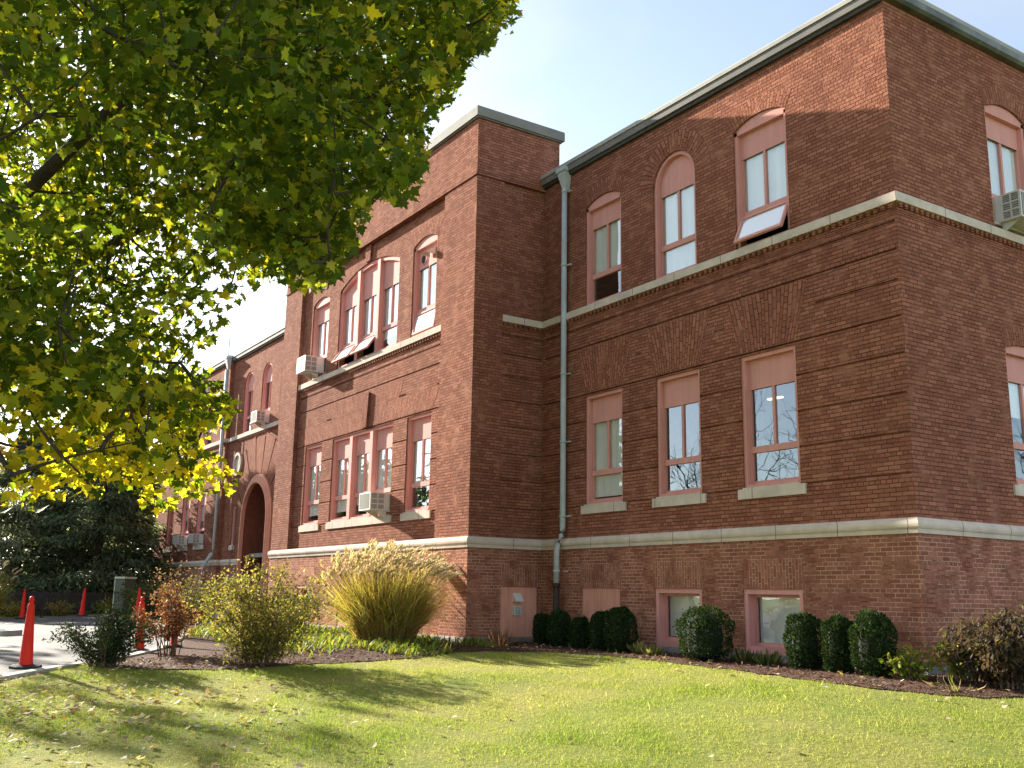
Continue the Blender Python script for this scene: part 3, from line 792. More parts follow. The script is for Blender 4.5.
wbox(m, ENW, AC_X - AR, AC_X + AR, 2.75, 2.95, 1.40, 1.48); wbox(m, ENW, AC_X - .04, AC_X + .04, -.3, 2.75, 1.42, 1.48)
m.build('entrance_door', 'oak_door', school)
m = MB()
for k in range(3): m.box(AC_X - 1.9, AC_X + 1.9, -.15 - .32 * (3 - k), 1.5 if k == 2 else -.15 - .32 * (2 - k), -.45, -.30 + .15 * k - (.001 if k else 0))
m.build('entrance_steps', 'concrete', school)
# round medallion by the entrance
m = MB()
for (r, y0, y1) in ((.47, -.02, -.09),):
    ang = [2 * math.pi * k / 28 for k in range(28)]
    ri = [(-30.72 + .36 * math.cos(t), 5.62 + .36 * math.sin(t)) for t in ang]; ro = [(-30.72 + .47 * math.cos(t), 5.62 + .47 * math.sin(t)) for t in ang]
    for k in range(28):
        j = (k + 1) % 28
        m.poly([ENW.P(*ri[k], -.09), ENW.P(*ri[j], -.09), ENW.P(*ro[j], -.09), ENW.P(*ro[k], -.09)][::-1]); m.poly([ENW.P(*ro[k], -.09), ENW.P(*ro[j], -.09), ENW.P(*ro[j], .0), ENW.P(*ro[k], .0)][::-1])
        m.poly([ENW.P(*ri[j], -.09), ENW.P(*ri[k], -.09), ENW.P(*ri[k], -.03), ENW.P(*ri[j], -.03)][::-1])
md = m.build('medallion', 'limestone', school)
m = MB(); m.poly([ENW.P(*p, -.035) for p in ri])
for k in range(12):
    t = 2 * math.pi * k / 12; m.poly([ENW.P(-30.72 + r_ * math.cos(t + da), 5.62 + r_ * math.sin(t + da), -.045) for r_, da in ((.24, -.06), (.33, -.06), (.33, .06), (.24, .06))], None, 1)
m.build('face', ['limestone', 'gutter_metal'], md)

# --- windows
def build_window(W, u0, u1, z0, z1, rise, opt):
    up = opt.get('up'); base = opt.get('base'); tri = opt.get('tri'); slit = opt.get('slit')
    fw = .07 if not base else .085
    D0, D1 = (.035, .20) if not base else (.02, .2)
    f = MB()
    rnd = rise > .5
    head = z1 - fw
    wbox(f, W, u0, u0 + fw, z0, z1, D0, D1); wbox(f, W, u1 - fw, u1, z0, z1, D0, D1)
    bh = fw if not base else .16
    wbox(f, W, u0 + fw, u1 - fw, z0, z0 + bh * .8, D0 - .012, D1)
    sash_d = .125 if not base else .16
    if rise:
        ap = arc_pts(u0, u1, z1, rise, 16)
        if rnd or tri:
            w_ = (u1 - u0) / 2; R = (w_ * w_ + rise * rise) / (2 * rise); cx, cz = (u0 + u1) / 2, z1 + rise - R
            t = fw if rnd else .10
            inn = [(cx + (x - cx) * (R - t) / R, cz + (y - cz) * (R - t) / R) for x, y in ap]
        else:
            inn = [(min(max(x, u0 + fw * 0), u1), head) for x, y in ap]
        for k in range(16):
            f.poly([W.P(*inn[k], D0), W.P(*inn[k + 1], D0), W.P(*ap[k + 1], D0), W.P(*ap[k], D0)])
            f.poly([W.P(*inn[k + 1], D0), W.P(*inn[k], D0), W.P(*inn[k], D1), W.P(*inn[k + 1], D1)])
        topc = ap
    else:
        wbox(f, W, u0 + fw, u1 - fw, head, z1, D0, D1)
    # divisions
    if base: rails = None
    elif slit: rails = (z0 + .5, z0 + .5, z1 - .1)
    else:
        dz = 0 if up else 0
        rails = (7.42, 7.53, 8.56) if up else (3.13, 3.24, 4.245)
    cells = [(u0 + fw, u1 - fw)]
    if tri:
        w3 = (u1 - u0 - 2 * fw - 2 * .17) / 3; cells = []
        for k in range(3):
            a = u0 + fw + k * (w3 + .17); cells.append((a, a + w3))
            if k < 2: wbox(f, W, a + w3, a + w3 + .17, z0 + .02, z1 + (rise * .78 if rise else -fw + .001), .005, D1)
    panes = MB(); sp = MB(); bl = MB(); has_bl = False
    for ci, (a, b) in enumerate(cells):
        sb = .045
        if base:
            wbox(f, W, a, a + .05, z0 + bh * .8, head, sash_d, sash_d + .05); wbox(f, W, b - .05, b, z0 + bh * .8, head, sash_d, sash_d + .05)
            wbox(f, W, a + .05, b - .05, head - .05, head, sash_d, sash_d + .05); wbox(f, W, a + .05, b - .05, z0 + bh * .8, z0 + bh * .8 + .05, sash_d, sash_d + .05)
            panes.poly([W.P(a + .04, z0 + bh, sash_d + .03), W.P(b - .04, z0 + bh, sash_d + .03), W.P(b - .04, head - .04, sash_d + .03), W.P(a + .04, head - .04, sash_d + .03)])
            lo = z0 + bh
            if opt.get('blind'):
                has_bl = True; zz = head - (head - lo) * opt['blind']
                bl.poly([W.P(a, zz, .30), W.P(b, zz, .30), W.P(b, head, .30), W.P(a, head, .30)])
            continue
        r0, r1, zs = rails
        # transom rail, jamb beads, mullion
        open_h = opt.get('hopper') if not tri else (34 if ci in opt.get('hoppers', ()) else None)
        wbox(f, W, a, b, r0, r1, sash_d - .01, sash_d + .05)
        for (e0, e1, q0, q1) in ((a, a + sb, r1, zs), (b - sb, b, r1, zs), ((a + b) / 2 - .028, (a + b) / 2 + .028, r1, zs)): wbox(f, W, e0, e1, q0, q1, sash_d, sash_d + .05)
        zb = z0 + .056
        if not open_h:
            for (e0, e1, q0, q1) in ((a, a + sb, zb, r0), (b - sb, b, zb, r0)): wbox(f, W, e0, e1, q0, q1, sash_d, sash_d + .05)
            wbox(f, W, a + sb, b - sb, zb, zb + .06, sash_d, sash_d + .05)
        pd = sash_d + .028
        for (e0, e1) in ((a + sb * .7, (a + b) / 2 - .02), ((a + b) / 2 + .02, b - sb * .7)):
            panes.poly([W.P(e0, r1 - .01, pd), W.P(e1, r1 - .01, pd), W.P(e1, zs + .01, pd), W.P(e0, zs + .01, pd)])
        if not open_h:
            panes.poly([W.P(a + .03, zb + .04, pd), W.P(b - .03, zb + .04, pd), W.P(b - .03, r0 + .01, pd), W.P(a + .03, r0 + .01, pd)])
        else:
            an = rad(open_h); hs = MB(); Lh = r0 - zb + .02
            Q = lambda u, s, t: W.P(u, r0 - s * math.cos(an) + t * math.sin(an), sash_d - s * math.sin(an) - t * math.cos(an))   # s: down the sash, t: towards its outer face
            def hb(e0, e1, s0, s1, t0=-.0, t1=.045):
                c = lambda i, j, k: Q((e0, e1)[i], (s0, s1)[j], (t0, t1)[k])
                for q in (((0,1,1),(1,1,1),(1,0,1),(0,0,1)), ((1,1,0),(0,1,0),(0,0,0),(1,0,0)), ((0,1,0),(0,1,1),(0,0,1),(0,0,0)), ((1,1,1),(1,1,0),(1,0,0),(1,0,1)), ((0,1,0),(1,1,0),(1,1,1),(0,1,1)), ((0,0,1),(1,0,1),(1,0,0),(0,0,0))):
                    hs.poly([c(*k) for k in q])
            hb(a, a + sb, 0, Lh); hb(b - sb, b, 0, Lh); hb(a + sb, b - sb, 0, .05); hb(a + sb, b - sb, Lh - .06, Lh)
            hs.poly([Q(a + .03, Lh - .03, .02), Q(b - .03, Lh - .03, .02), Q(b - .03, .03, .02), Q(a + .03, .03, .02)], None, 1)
            hoppers.append((hs, W))
        # spandrel board above the panes
        if rnd:
            pts = [(a, zs), (b, zs)] + [(x, max(zs, y)) for x, y in reversed(inn)]
            sp.poly([W.P(u, z, sash_d - .005) for u, z in pts])
        elif rise:
            top = [(x, y) for x, y in reversed(ap) if a - .01 <= x <= b + .01]
            zt = lambda u: min(ap, key=lambda p: abs(p[0] - u))[1]
            if tri: pts = [(a, zs), (b, zs), (b, zt(b))] + [p for p in top if a < p[0] < b] + [(a, zt(a))]
            else: pts = [(a, zs), (b, zs), (b, head + .02), (a, head + .02)]
            sp.poly([W.P(u, z, sash_d - .005) for u, z in pts])
        else:
            wbox(sp, W, a, b, zs, head + .0005, sash_d - .005, sash_d + .04)
        if opt.get('blind'):
            has_bl = True
            lo = zb; hi = zs; zz = hi - (hi - lo) * opt['blind'] + opt.get('gap', 0)
            if tri or opt.get('blind') < .99: zz += .12 * ((ci * 7 + int(abs(u0) * 3)) % 3 - 1)
            if open_h: zz = max(zz, r1)
            bd_ = pd + .035
            n = 24
            for k in range(n):                                    # slightly wavy cloth
                e0, e1 = a - .02 + (b - a + .04) * k / n, a - .02 + (b - a + .04) * (k + 1) / n
                o0, o1 = .008 * math.sin(k * 1.3), .008 * math.sin((k + 1) * 1.3)
                bl.poly([W.P(e0, zz, bd_ + o0), W.P(e1, zz, bd_ + o1), W.P(e1, hi + .05, bd_ + o1), W.P(e0, hi + .05, bd_ + o0)])
    fr = f.build('window', 'pink_paint', school)
    panes.build('pane', 'window_glass', fr)
    if sp.f: sp.build('spandrel', 'pink_paint', fr)
    if has_bl: bl.build('blind', 'blind_cloth', fr)
    for hs, W_ in hoppers: hs.build('hopper_sash', ['pink_paint', 'sky_white_glass'], fr)
    hoppers.clear()
    if not up and not base:
        s = MB(); ex = .11
        wbox(s, W, u0 - ex, u1 + ex, z0 - .19, z0 - .02, -.035, .04)
        wbox(s, W, u0 + .001, u1 - .001, z0 - .019, z0 + .002, -.03, RD)
        s.build('sill', 'limestone', fr)
    if opt.get('vent'):
        v = MB(); cu, cz_ = u0 + .38, 8.80
        ang = [2 * math.pi * k / 20 for k in range(20)]
        for k in range(20):
            j = (k + 1) % 20
            p = lambda r_, t_, d_: W.P(cu + r_ * math.cos(t_), cz_ + r_ * math.sin(t_), d_)
            v.poly([p(.12, ang[k], sash_d - .03), p(.12, ang[j], sash_d - .03), p(.14, ang[j], sash_d - .03), p(.14, ang[k], sash_d - .03)][::-1], None, 0)
            v.poly([p(.14, ang[k], sash_d - .03), p(.14, ang[j], sash_d - .03), p(.14, ang[j], sash_d), p(.14, ang[k], sash_d)][::-1], None, 0)
        v.poly([p(.12, t_, sash_d - .012) for t_ in ang], None, 1)
        v.build('vent_hole', ['pink_paint', 'dark_room'], fr)
        v = MB()
        a0, a1, zc0 = u0 + .70, u0 + .98, 8.78
        for q in (((a0, zc0 + .18, .1), (a0, zc0, -.16), (a1, zc0, -.16), (a1, zc0 + .18, .1)), ((a0, zc0 + .18, .1), (a0, zc0 - .02, .1), (a0, zc0 - .02, -.16), (a0, zc0, -.16)), ((a1, zc0, -.16), (a1, zc0 - .02, -.16), (a1, zc0 - .02, .1), (a1, zc0 + .18, .1))):
            v.poly([W.P(*p_) for p_ in q])
        v.build('vent_hood', 'white_enamel', fr)
    if opt.get('lamp'):
        v = MB(); v.box(-4.55, -4.2, 2.0, 2.08, 4.50, 4.53); v.build('room_lamp', 'tube_lamp', fr)
hoppers = []
for wd in windows: build_window(*wd)

# --- pink boarded openings, vents
m = MB(); wbox(m, WF2, -7.899, -6.651, -.199, .839, .03, .058); m.build('boarded_opening', 'pink_board', school)
m = MB(); wbox(m, PR2, -1.066, -.121, -.199, .839, .03, .058); bo = m.build('boarded_opening', 'pink_board', school)
m = MB()
y0, y1 = -.74, -.54
Q = lambda y, z, d: PR2.P(y, z, d)
for q in (((y0, .71, .03), (y0, .55, -.10), (y1, .55, -.10), (y1, .71, .03)), ((y0, .71, .03), (y0, .53, .03), (y0, .53, -.10), (y0, .55, -.10)), ((y1, .55, -.10), (y1, .53, -.10), (y1, .53, .03), (y1, .71, .03)), ((y0, .53, -.10), (y1, .53, -.10), (y1, .55, -.10), (y0, .55, -.10))):
    m.poly([Q(*p_) for p_ in q])
m.build('exhaust_hood', 'white_enamel', bo)
m = MB(); wbox(m, PR2, -.745, -.545, .25, .44, -.04, .03); wbox(m, PR2, -.72, -.57, .275, .415, -.052, -.041, 1)
for k in range(4): wbox(m, PR2, -.715 + k * .037, -.700 + k * .037, .28, .41, -.058, -.053)
m.build('vent_box', ['white_enamel', 'grille_grey'], bo)

# --- downpipes
def conductor(m, x, y, z, s=1.0):
    def ring(w, d, zz): return [(x - w, y - d, zz), (x + w, y - d, zz), (x + w, y + .0, zz), (x - w, y + .0, zz)]
    R4 = [ring(.05 * s, .11, z - .42), ring(.13 * s, .20, z - .06), ring(.13 * s, .20, z), ring(.165 * s, .235, z + .01), ring(.165 * s, .235, z + .10), ring(.15 * s, .22, z + .12)]
    for a, b in zip(R4[:-1], R4[1:]):
        for k in range(4): m.poly([a[k], a[(k + 1) % 4], b[(k + 1) % 4], b[k]])
    m.poly(R4[-1])
m = MB()
x, y = -8.46, -.10
m.tube([(x, y, 9.75), (x, y, 2.10), (x, y, 2.02), (x - .02, y - .02, 1.93), (x - .09, y - .07, 1.74), (x - .10, y - .08, 1.60), (x - .10, y - .08, .92)], .062, 12)
conductor(m, x, 0, 10.13)
for z in (9.65, 7.9, 5.4, 3.9, 2.3, 1.15): m.tube([(x - (.10 if z < 1.6 else 0), y - (.08 if z < 1.6 else 0), z), (x - (.10 if z < 1.6 else 0), y - (.08 if z < 1.6 else 0), z + .05)], .074, 12); m.box(x + (.05 if z > 1.6 else -.06), x + (.16 if z > 1.6 else .09), -.05, .0, z + .01, z + .04)
dp = m.build('downpipe', 'galvanised', school, True)
m = MB(); m.tube([(x - .10, y - .08, .93), (x - .10, y - .08, -.5)], .07, 12); m.tube([(x - .10, y - .08, .93), (x - .10, y - .08, .84)], .085, 12); m.tube([(x - .10, y - .08, .36), (x - .10, y - .08, .30)], .085, 12)
m.build('iron_boot', 'cast_iron', dp, True)
for mod_o in (dp,):
    pass
m = MB()
x, y = -32.30, -.27
m.tube([(x, y, 9.75), (x, y, 2.3), (x - .05, y - .05, 2.1), (x - .40, y - .25, 1.62), (x - .45, y - .3, 1.2), (x - .45, y - .3, -.4)], .075, 10)
conductor(m, x, -.16, 10.22, 1.1)
m.build('downpipe', 'galvanised', school, True)
m = MB(); m.tube([(-32.45, -.22, 9.0), (-32.45, -.22, 11.4)], .025, 6); m.tube([(-32.45, -.22, 11.4), (-32.45, -.22, 12.0)], .012, 6)
m.tube([(-34.6, -.2, 10.3), (-34.6, -.2, 11.1)], .02, 6)
m.build('antenna_mast', 'galvanised', school)
m = MB(); m.tube([(-30.5, -.05, 6.6), (-30.5, -.04, 4.2), (-30.45, -.05, 2.6), (-30.7, -.08, 1.9), (-30.6, -.1, .8)], .014, 5); m.tube([(-32.9, -.18, 4.8), (-32.92, -.19, 3.0), (-32.85, -.2, 1.2)], .012, 5)
m.build('cable', 'twig', school)
m = MB(); m.box(-36.0, -35.2, 1.0, 2.0, 10.18, 11.0); m.build('roof_vent', 'gutter_metal', school)

# ---------------------------------------------------------------- window air conditioners
def air_con(W, u0, u1, z0, z1, dout, label, louvre_right=True):
    t = empty('air_conditioner', tuple(W.P((u0 + u1) / 2, z0, 0)))
    off = np.array(t.location)
    def wb(m, *a, mi=0):
        k = len(m.v); wbox(m, W, *a, mi); m.v[k:] = [tuple(np.array(p) - off) for p in m.v[k:]]
    hgt = z1 - z0; w_ = u1 - u0
    c = MB()
    e = .035
    # casing as a shell: top, bottom, edge posts, inner dark body
    wb(c, u0, u1, z1 - .03, z1, -dout, .12); wb(c, u0, u1, z0, z0 + .03, -dout, .12)
    for (a, b) in ((u0, u0 + e), (u1 - e, u1)):
        wb(c, a, b, z0 + .03, z1 - .03, -dout, -dout + e); wb(c, a, b, z0 + .03, z1 - .03, -dout * .25, .12)
    wb(c, u0 - .10, u1 + .10, z0 - .03, z0 - .001, -.02, .12)
    c.build('casing', 'white_enamel', t)
    b = MB(); wb(b, u0 + .02, u1 - .02, z0 + .03, z1 - .03, -dout + .02, .1); b.build('coil', 'grille_grey', t)
    g = MB()
    for sgn, a in ((1, u1), (-1, u0)):
        d0, d1 = -dout + e, -dout * .25
        for k in range(1, 3): zz = z0 + .03 + (hgt - .06) * k / 3; wb(g, min(a, a - sgn * .02), max(a, a - sgn * .02), zz - .012, zz + .012, d0, d1)
        dm = (d0 + d1) / 2; wb(g, min(a - sgn * .001, a - sgn * .02), max(a - sgn * .001, a - sgn * .02), z0 + .03, z1 - .03, dm - .012, dm + .012)
        for k in range(12):
            zz = z0 + .05 + (hgt - .1) * k / 11; wb(g, min(a - sgn * .008, a - sgn * .019), max(a - sgn * .008, a - sgn * .019), zz - .006, zz + .002, d0, d1)
    n = 14
    for k in range(1, n): uu = u0 + e + (w_ - 2 * e) * k / n; wb(g, uu - .004, uu + .004, z0 + .03, z1 - .03, -dout + .001, -dout + .018)
    g.build('grille', 'white_enamel', t)
    for a in (u0 + .08, u1 - .10):
        br = MB()
        P = lambda z, d: W.P(a, z, d) - off
        P2 = lambda z, d: W.P(a + .04, z, d) - off
        br.poly([P(z0 - .002, -.03), P(z0 - .002, -dout * .7), P(z0 - .17, -.03)]); br.poly([P2(z0 - .17, -.03), P2(z0 - .002, -dout * .7), P2(z0 - .002, -.03)]); br.poly([P(z0 - .002, -dout * .7), P2(z0 - .002, -dout * .7), P2(z0 - .17, -.03), P(z0 - .17, -.03)])
        br.build('bracket', 'white_enamel', t)
    return tag(t, label, 'air conditioner', 'window air conditioners')
air_con(PPW, -14.06, -13.42, 2.64, 3.07, .50, 'white window air conditioner in the triple window of the projecting block, lower storey')
air_con(PPW, -18.96, -18.33, 6.98, 7.44, .48, 'white window air conditioner upstairs on the projecting block near its entrance edge')
air_con(ENW, -28.35, -27.72, 6.93, 7.35, .42, 'small white window air conditioner in a round arched window above the entrance')
air_con(LWW, -37.55, -36.85, 2.60, 3.02, .38, 'wider white air conditioner low in the far wing, half behind twigs')
air_con(LWW, -35.15, -34.55, 2.60, 2.98, .38, 'narrow white air conditioner low in the far wing, closest to the drainpipe')
air_con(WR, 2.75, 3.60, 6.93, 7.40, .42, 'white air conditioner in the upper side window around the building corner')
# ---------------------------------------------------------------- foliage tools
FH = np.array([_f[0], _f[1], 0]); FH /= np.linalg.norm(FH)
RH = np.array([FH[1], -FH[0], 0])
CAM0 = np.array([CAM[0], CAM[1], 0])
def unit(a): return a / np.maximum(np.linalg.norm(a, axis=-1, keepdims=True), 1e-9)
def cards(name, shape, polys, pos, tip, nrm, scale, col, mat, parent=None, wscale=None):
    """n copies of a small flat or folded leaf shape (x across, y along the tip, z up from the blade) as one mesh."""
    shape = np.array(shape, float); n = len(pos); k = len(shape)
    y = unit(tip); x = unit(np.cross(y, nrm)); z = np.cross(x, y)
    sc = np.broadcast_to(np.asarray(scale, float), (n,))
    ws = sc if wscale is None else sc * wscale
    V = (pos[:, None, :] + shape[None, :, 0:1] * x[:, None, :] * ws[:, None, None] + shape[None, :, 1:2] * y[:, None, :] * sc[:, None, None] + shape[None, :, 2:3] * z[:, None, :] * sc[:, None, None]).reshape(-1, 3)
    lens = np.array([len(p) for p in polys]); lp = np.concatenate([np.array(p) for p in polys])
    loops = (np.arange(n)[:, None] * k + lp[None, :]).ravel()
    starts = np.concatenate([[0], np.cumsum(np.tile(lens, n))[:-1]])
    me = bpy.data.meshes.new(name)
    me.vertices.add(n * k); me.vertices.foreach_set('co', V.astype(np.float32).ravel())
    me.loops.add(len(loops)); me.loops.foreach_set('vertex_index', loops.astype(np.int32))
    me.polygons.add(len(starts)); me.polygons.foreach_set('loop_start', starts.astype(np.int32))
    me.update(calc_edges=True)
    a = me.color_attributes.new('Col', 'FLOAT_COLOR', 'POINT')
    c = np.ones((n, k, 4), np.float32); c[:, :, :3] = col[:, None, :]
    a.data.foreach_set('color', c.ravel())
    me.materials.append(MAT[mat])
    o = bpy.data.objects.new(name, me); COL.objects.link(o)
    if parent: o.parent = parent
    return o
h_ = [(0, 0), (.20, -.13), (.34, -.08), (.30, .06), (.52, .16), (.60, .30), (.42, .34), (.26, .38), (.33, .58), (.20, .60), (.12, .74), (0, 1.0)]
MAPLE = [((x, y, -.02) if x == 0 else (x, y, .10 * x)) for x, y in h_] + [(-x, y, .10 * x) for x, y in h_[1:-1]]
MAPLE_P = [list(range(0, 12)), [0, 11] + [12 + i for i in range(9, -1, -1)]]
OVAL = [(0, 0, 0), (.22, .3, .05), (.20, .65, .05), (0, 1, -.03), (-.20, .65, .05), (-.22, .3, .05)]
OVAL_P = [[0, 1, 2, 3], [0, 3, 4, 5]]
STRAP = [(-.05, 0, 0), (.05, 0, 0), (.045, .45, .10), (-.045, .45, .10), (.03, .8, .06), (-.03, .8, .06), (0, 1, -.08)]
STRAP_P = [[0, 1, 2, 3], [3, 2, 4, 5], [5, 4, 6]]
TRI = [(-.5, 0, 0), (.5, 0, 0), (.12, 1, .0)]
SPRAY = [(-.05, 0, 0), (.05, 0, 0), (.17, .35, .02), (.12, .7, 0), (0, 1, -.05), (-.12, .7, 0), (-.17, .35, .02)]
SPRAY_P = [[0, 1, 2, 3, 4, 5, 6]]
def palette(n, cols, wts, jit=.18, r=rng):
    c = np.array(cols)[r.choice(len(cols), n, p=np.array(wts) / sum(wts))]
    return np.clip(c * (1 + r.normal(0, jit, (n, 1))) * (1 + r.normal(0, jit * .35, (n, 3))), .004, .95)
def rdir(n, r=rng): return unit(r.normal(size=(n, 3)))
def curve(p0, p1, bend, k=6):
    p0, p1 = np.array(p0, float), np.array(p1, float)
    return [tuple(p0 + (p1 - p0) * t + np.array(bend) * math.sin(math.pi * t)) for t in np.linspace(0, 1, k)]
def Z(x, y): return float(gz(x, y))

# ---------------------------------------------------------------- lawn
def lawn(n):
    x = rng.uniform(-10.5, 8, n); y = rng.uniform(-14.5, 1.5, n)
    px, py, dd = proj(np.stack([x, y, gz(x, y)], -1))
    ok = (dd > 5.5) & (px > -260) & (px < 1280) & (py < 900) & (dd < 24)
    ok &= ~in_poly(x, y, BED) & ~in_poly(x, y, ROADP) & ~((x > -9.3) & (x < 0) & (y > -.1)) & ~((x < -9.3) & (y > -1.95))
    cv = np.array(sub_path(CURB, .2)); 
    dm = np.full(n, 9.0)
    for a in cv: dm = np.minimum(dm, np.hypot(x - a[0], y - a[1]))
    ok &= dm > .13
    x, y = x[ok], y[ok]; n = len(x)
    pos = np.stack([x, y, gz(x, y) - .004], -1)
    tip = rdir(n) * .55 + np.array([.1, .05, .62]); tip[:, 2] = np.abs(tip[:, 2])
    f1 = np.sin(x * .9 + 1.3 * np.sin(y * .8)) * np.sin(y * 1.3 + .7 * np.sin(x * .7)); f2 = np.sin(x * 3.1 + 2 * np.sin(y * 2.3)) * np.sin(y * 3.7 + x)
    dry = np.clip(.46 + .16 * S_(y, -8, -4) - .10 * S_(x, 0, 4) + .28 * f1 + .24 * f2 + rng.normal(0, .22, n), 0, 1)[:, None]
    g = np.array([.195, .265, .040]); s = np.array([.50, .445, .165])
    c = g * (1 - dry) + s * dry; c *= (1 + rng.normal(0, .18, (n, 1)))
    o = cards('lawn_grass', TRI, [[0, 1, 2]], pos, tip, rdir(n), rng.uniform(.018, .038, n) * np.clip(1 - .35 * f2 - .25 * f1 + 1.2 * (rng.random(n) < .012), .6, 2.4), np.clip(c, .01, .9), 'grass_blade', None, wscale=rng.uniform(.10, .17, n))
    tag(o, 'sunlit mown lawn of yellowish green grass in front of the school', 'lawn', kind='stuff')
lawn(950000)

def fallen():
    n = 160
    x = np.concatenate([rng.uniform(-9, 5, n), rng.normal(-4.2, 2.2, 1500), rng.uniform(-9, 2.6, 260)]); y = np.concatenate([rng.uniform(-13, -1, n), rng.normal(-10.2, 1.3, 1500), rng.uniform(-2.4, -.2, 260)])
    ok = ~((x > -9.3) & (x < .1) & (y > -.1)) & ~((x < -9.3) & (y > -1.95))
    on_road = in_poly(x, y, ROADP) & (rng.random(len(x)) < .85); ok &= ~on_road
    x, y = x[ok], y[ok]; n = len(x)
    pos = np.stack([x, y, gz(x, y) + rng.uniform(.025, .05, n)], -1)
    tip = rdir(n); tip[:, 2] *= .25
    nr = rdir(n) * .45 + np.array([0, 0, 1])
    c = palette(n, [(.44, .36, .21), (.55, .42, .10), (.28, .19, .11), (.46, .20, .05), (.56, .50, .36)], [4, 1.3, 2.5, .25, 3])
    o = cards('fallen_leaves', MAPLE, MAPLE_P, pos, tip, nr, rng.uniform(.035, .085, n), c, 'dry_leaf')
    tag(o, 'dry tan maple leaves scattered over the shaded lawn', 'fallen leaves', kind='stuff')
fallen()

def chips():
    n = 26000
    x = rng.uniform(-9.5, 4, n); y = rng.uniform(-9.5, 4, n); ok = in_poly(x, y, BED); x, y = x[ok], y[ok]; n = len(x)
    tip = rdir(n); tip[:, 2] *= .35; nr = rdir(n) * .6 + np.array([0, 0, 1])
    c = palette(n, [(.12, .06, .045), (.20, .11, .075), (.06, .035, .028), (.30, .20, .14)], [4, 3, 2, .6])
    o = cards('mulch_chips', [(-.5, 0, 0), (.5, 0, 0), (.4, 1, 0), (-.4, 1, .0)], [[0, 1, 2, 3]], np.stack([x, y, gz(x, y) + .022 + rng.uniform(0, .012, n)], -1), tip, nr, rng.uniform(.03, .07, n), c, 'dry_leaf', None, wscale=.4)
    tag(o, 'loose reddish bark chips on the planting bed', 'mulch', kind='stuff')
chips()

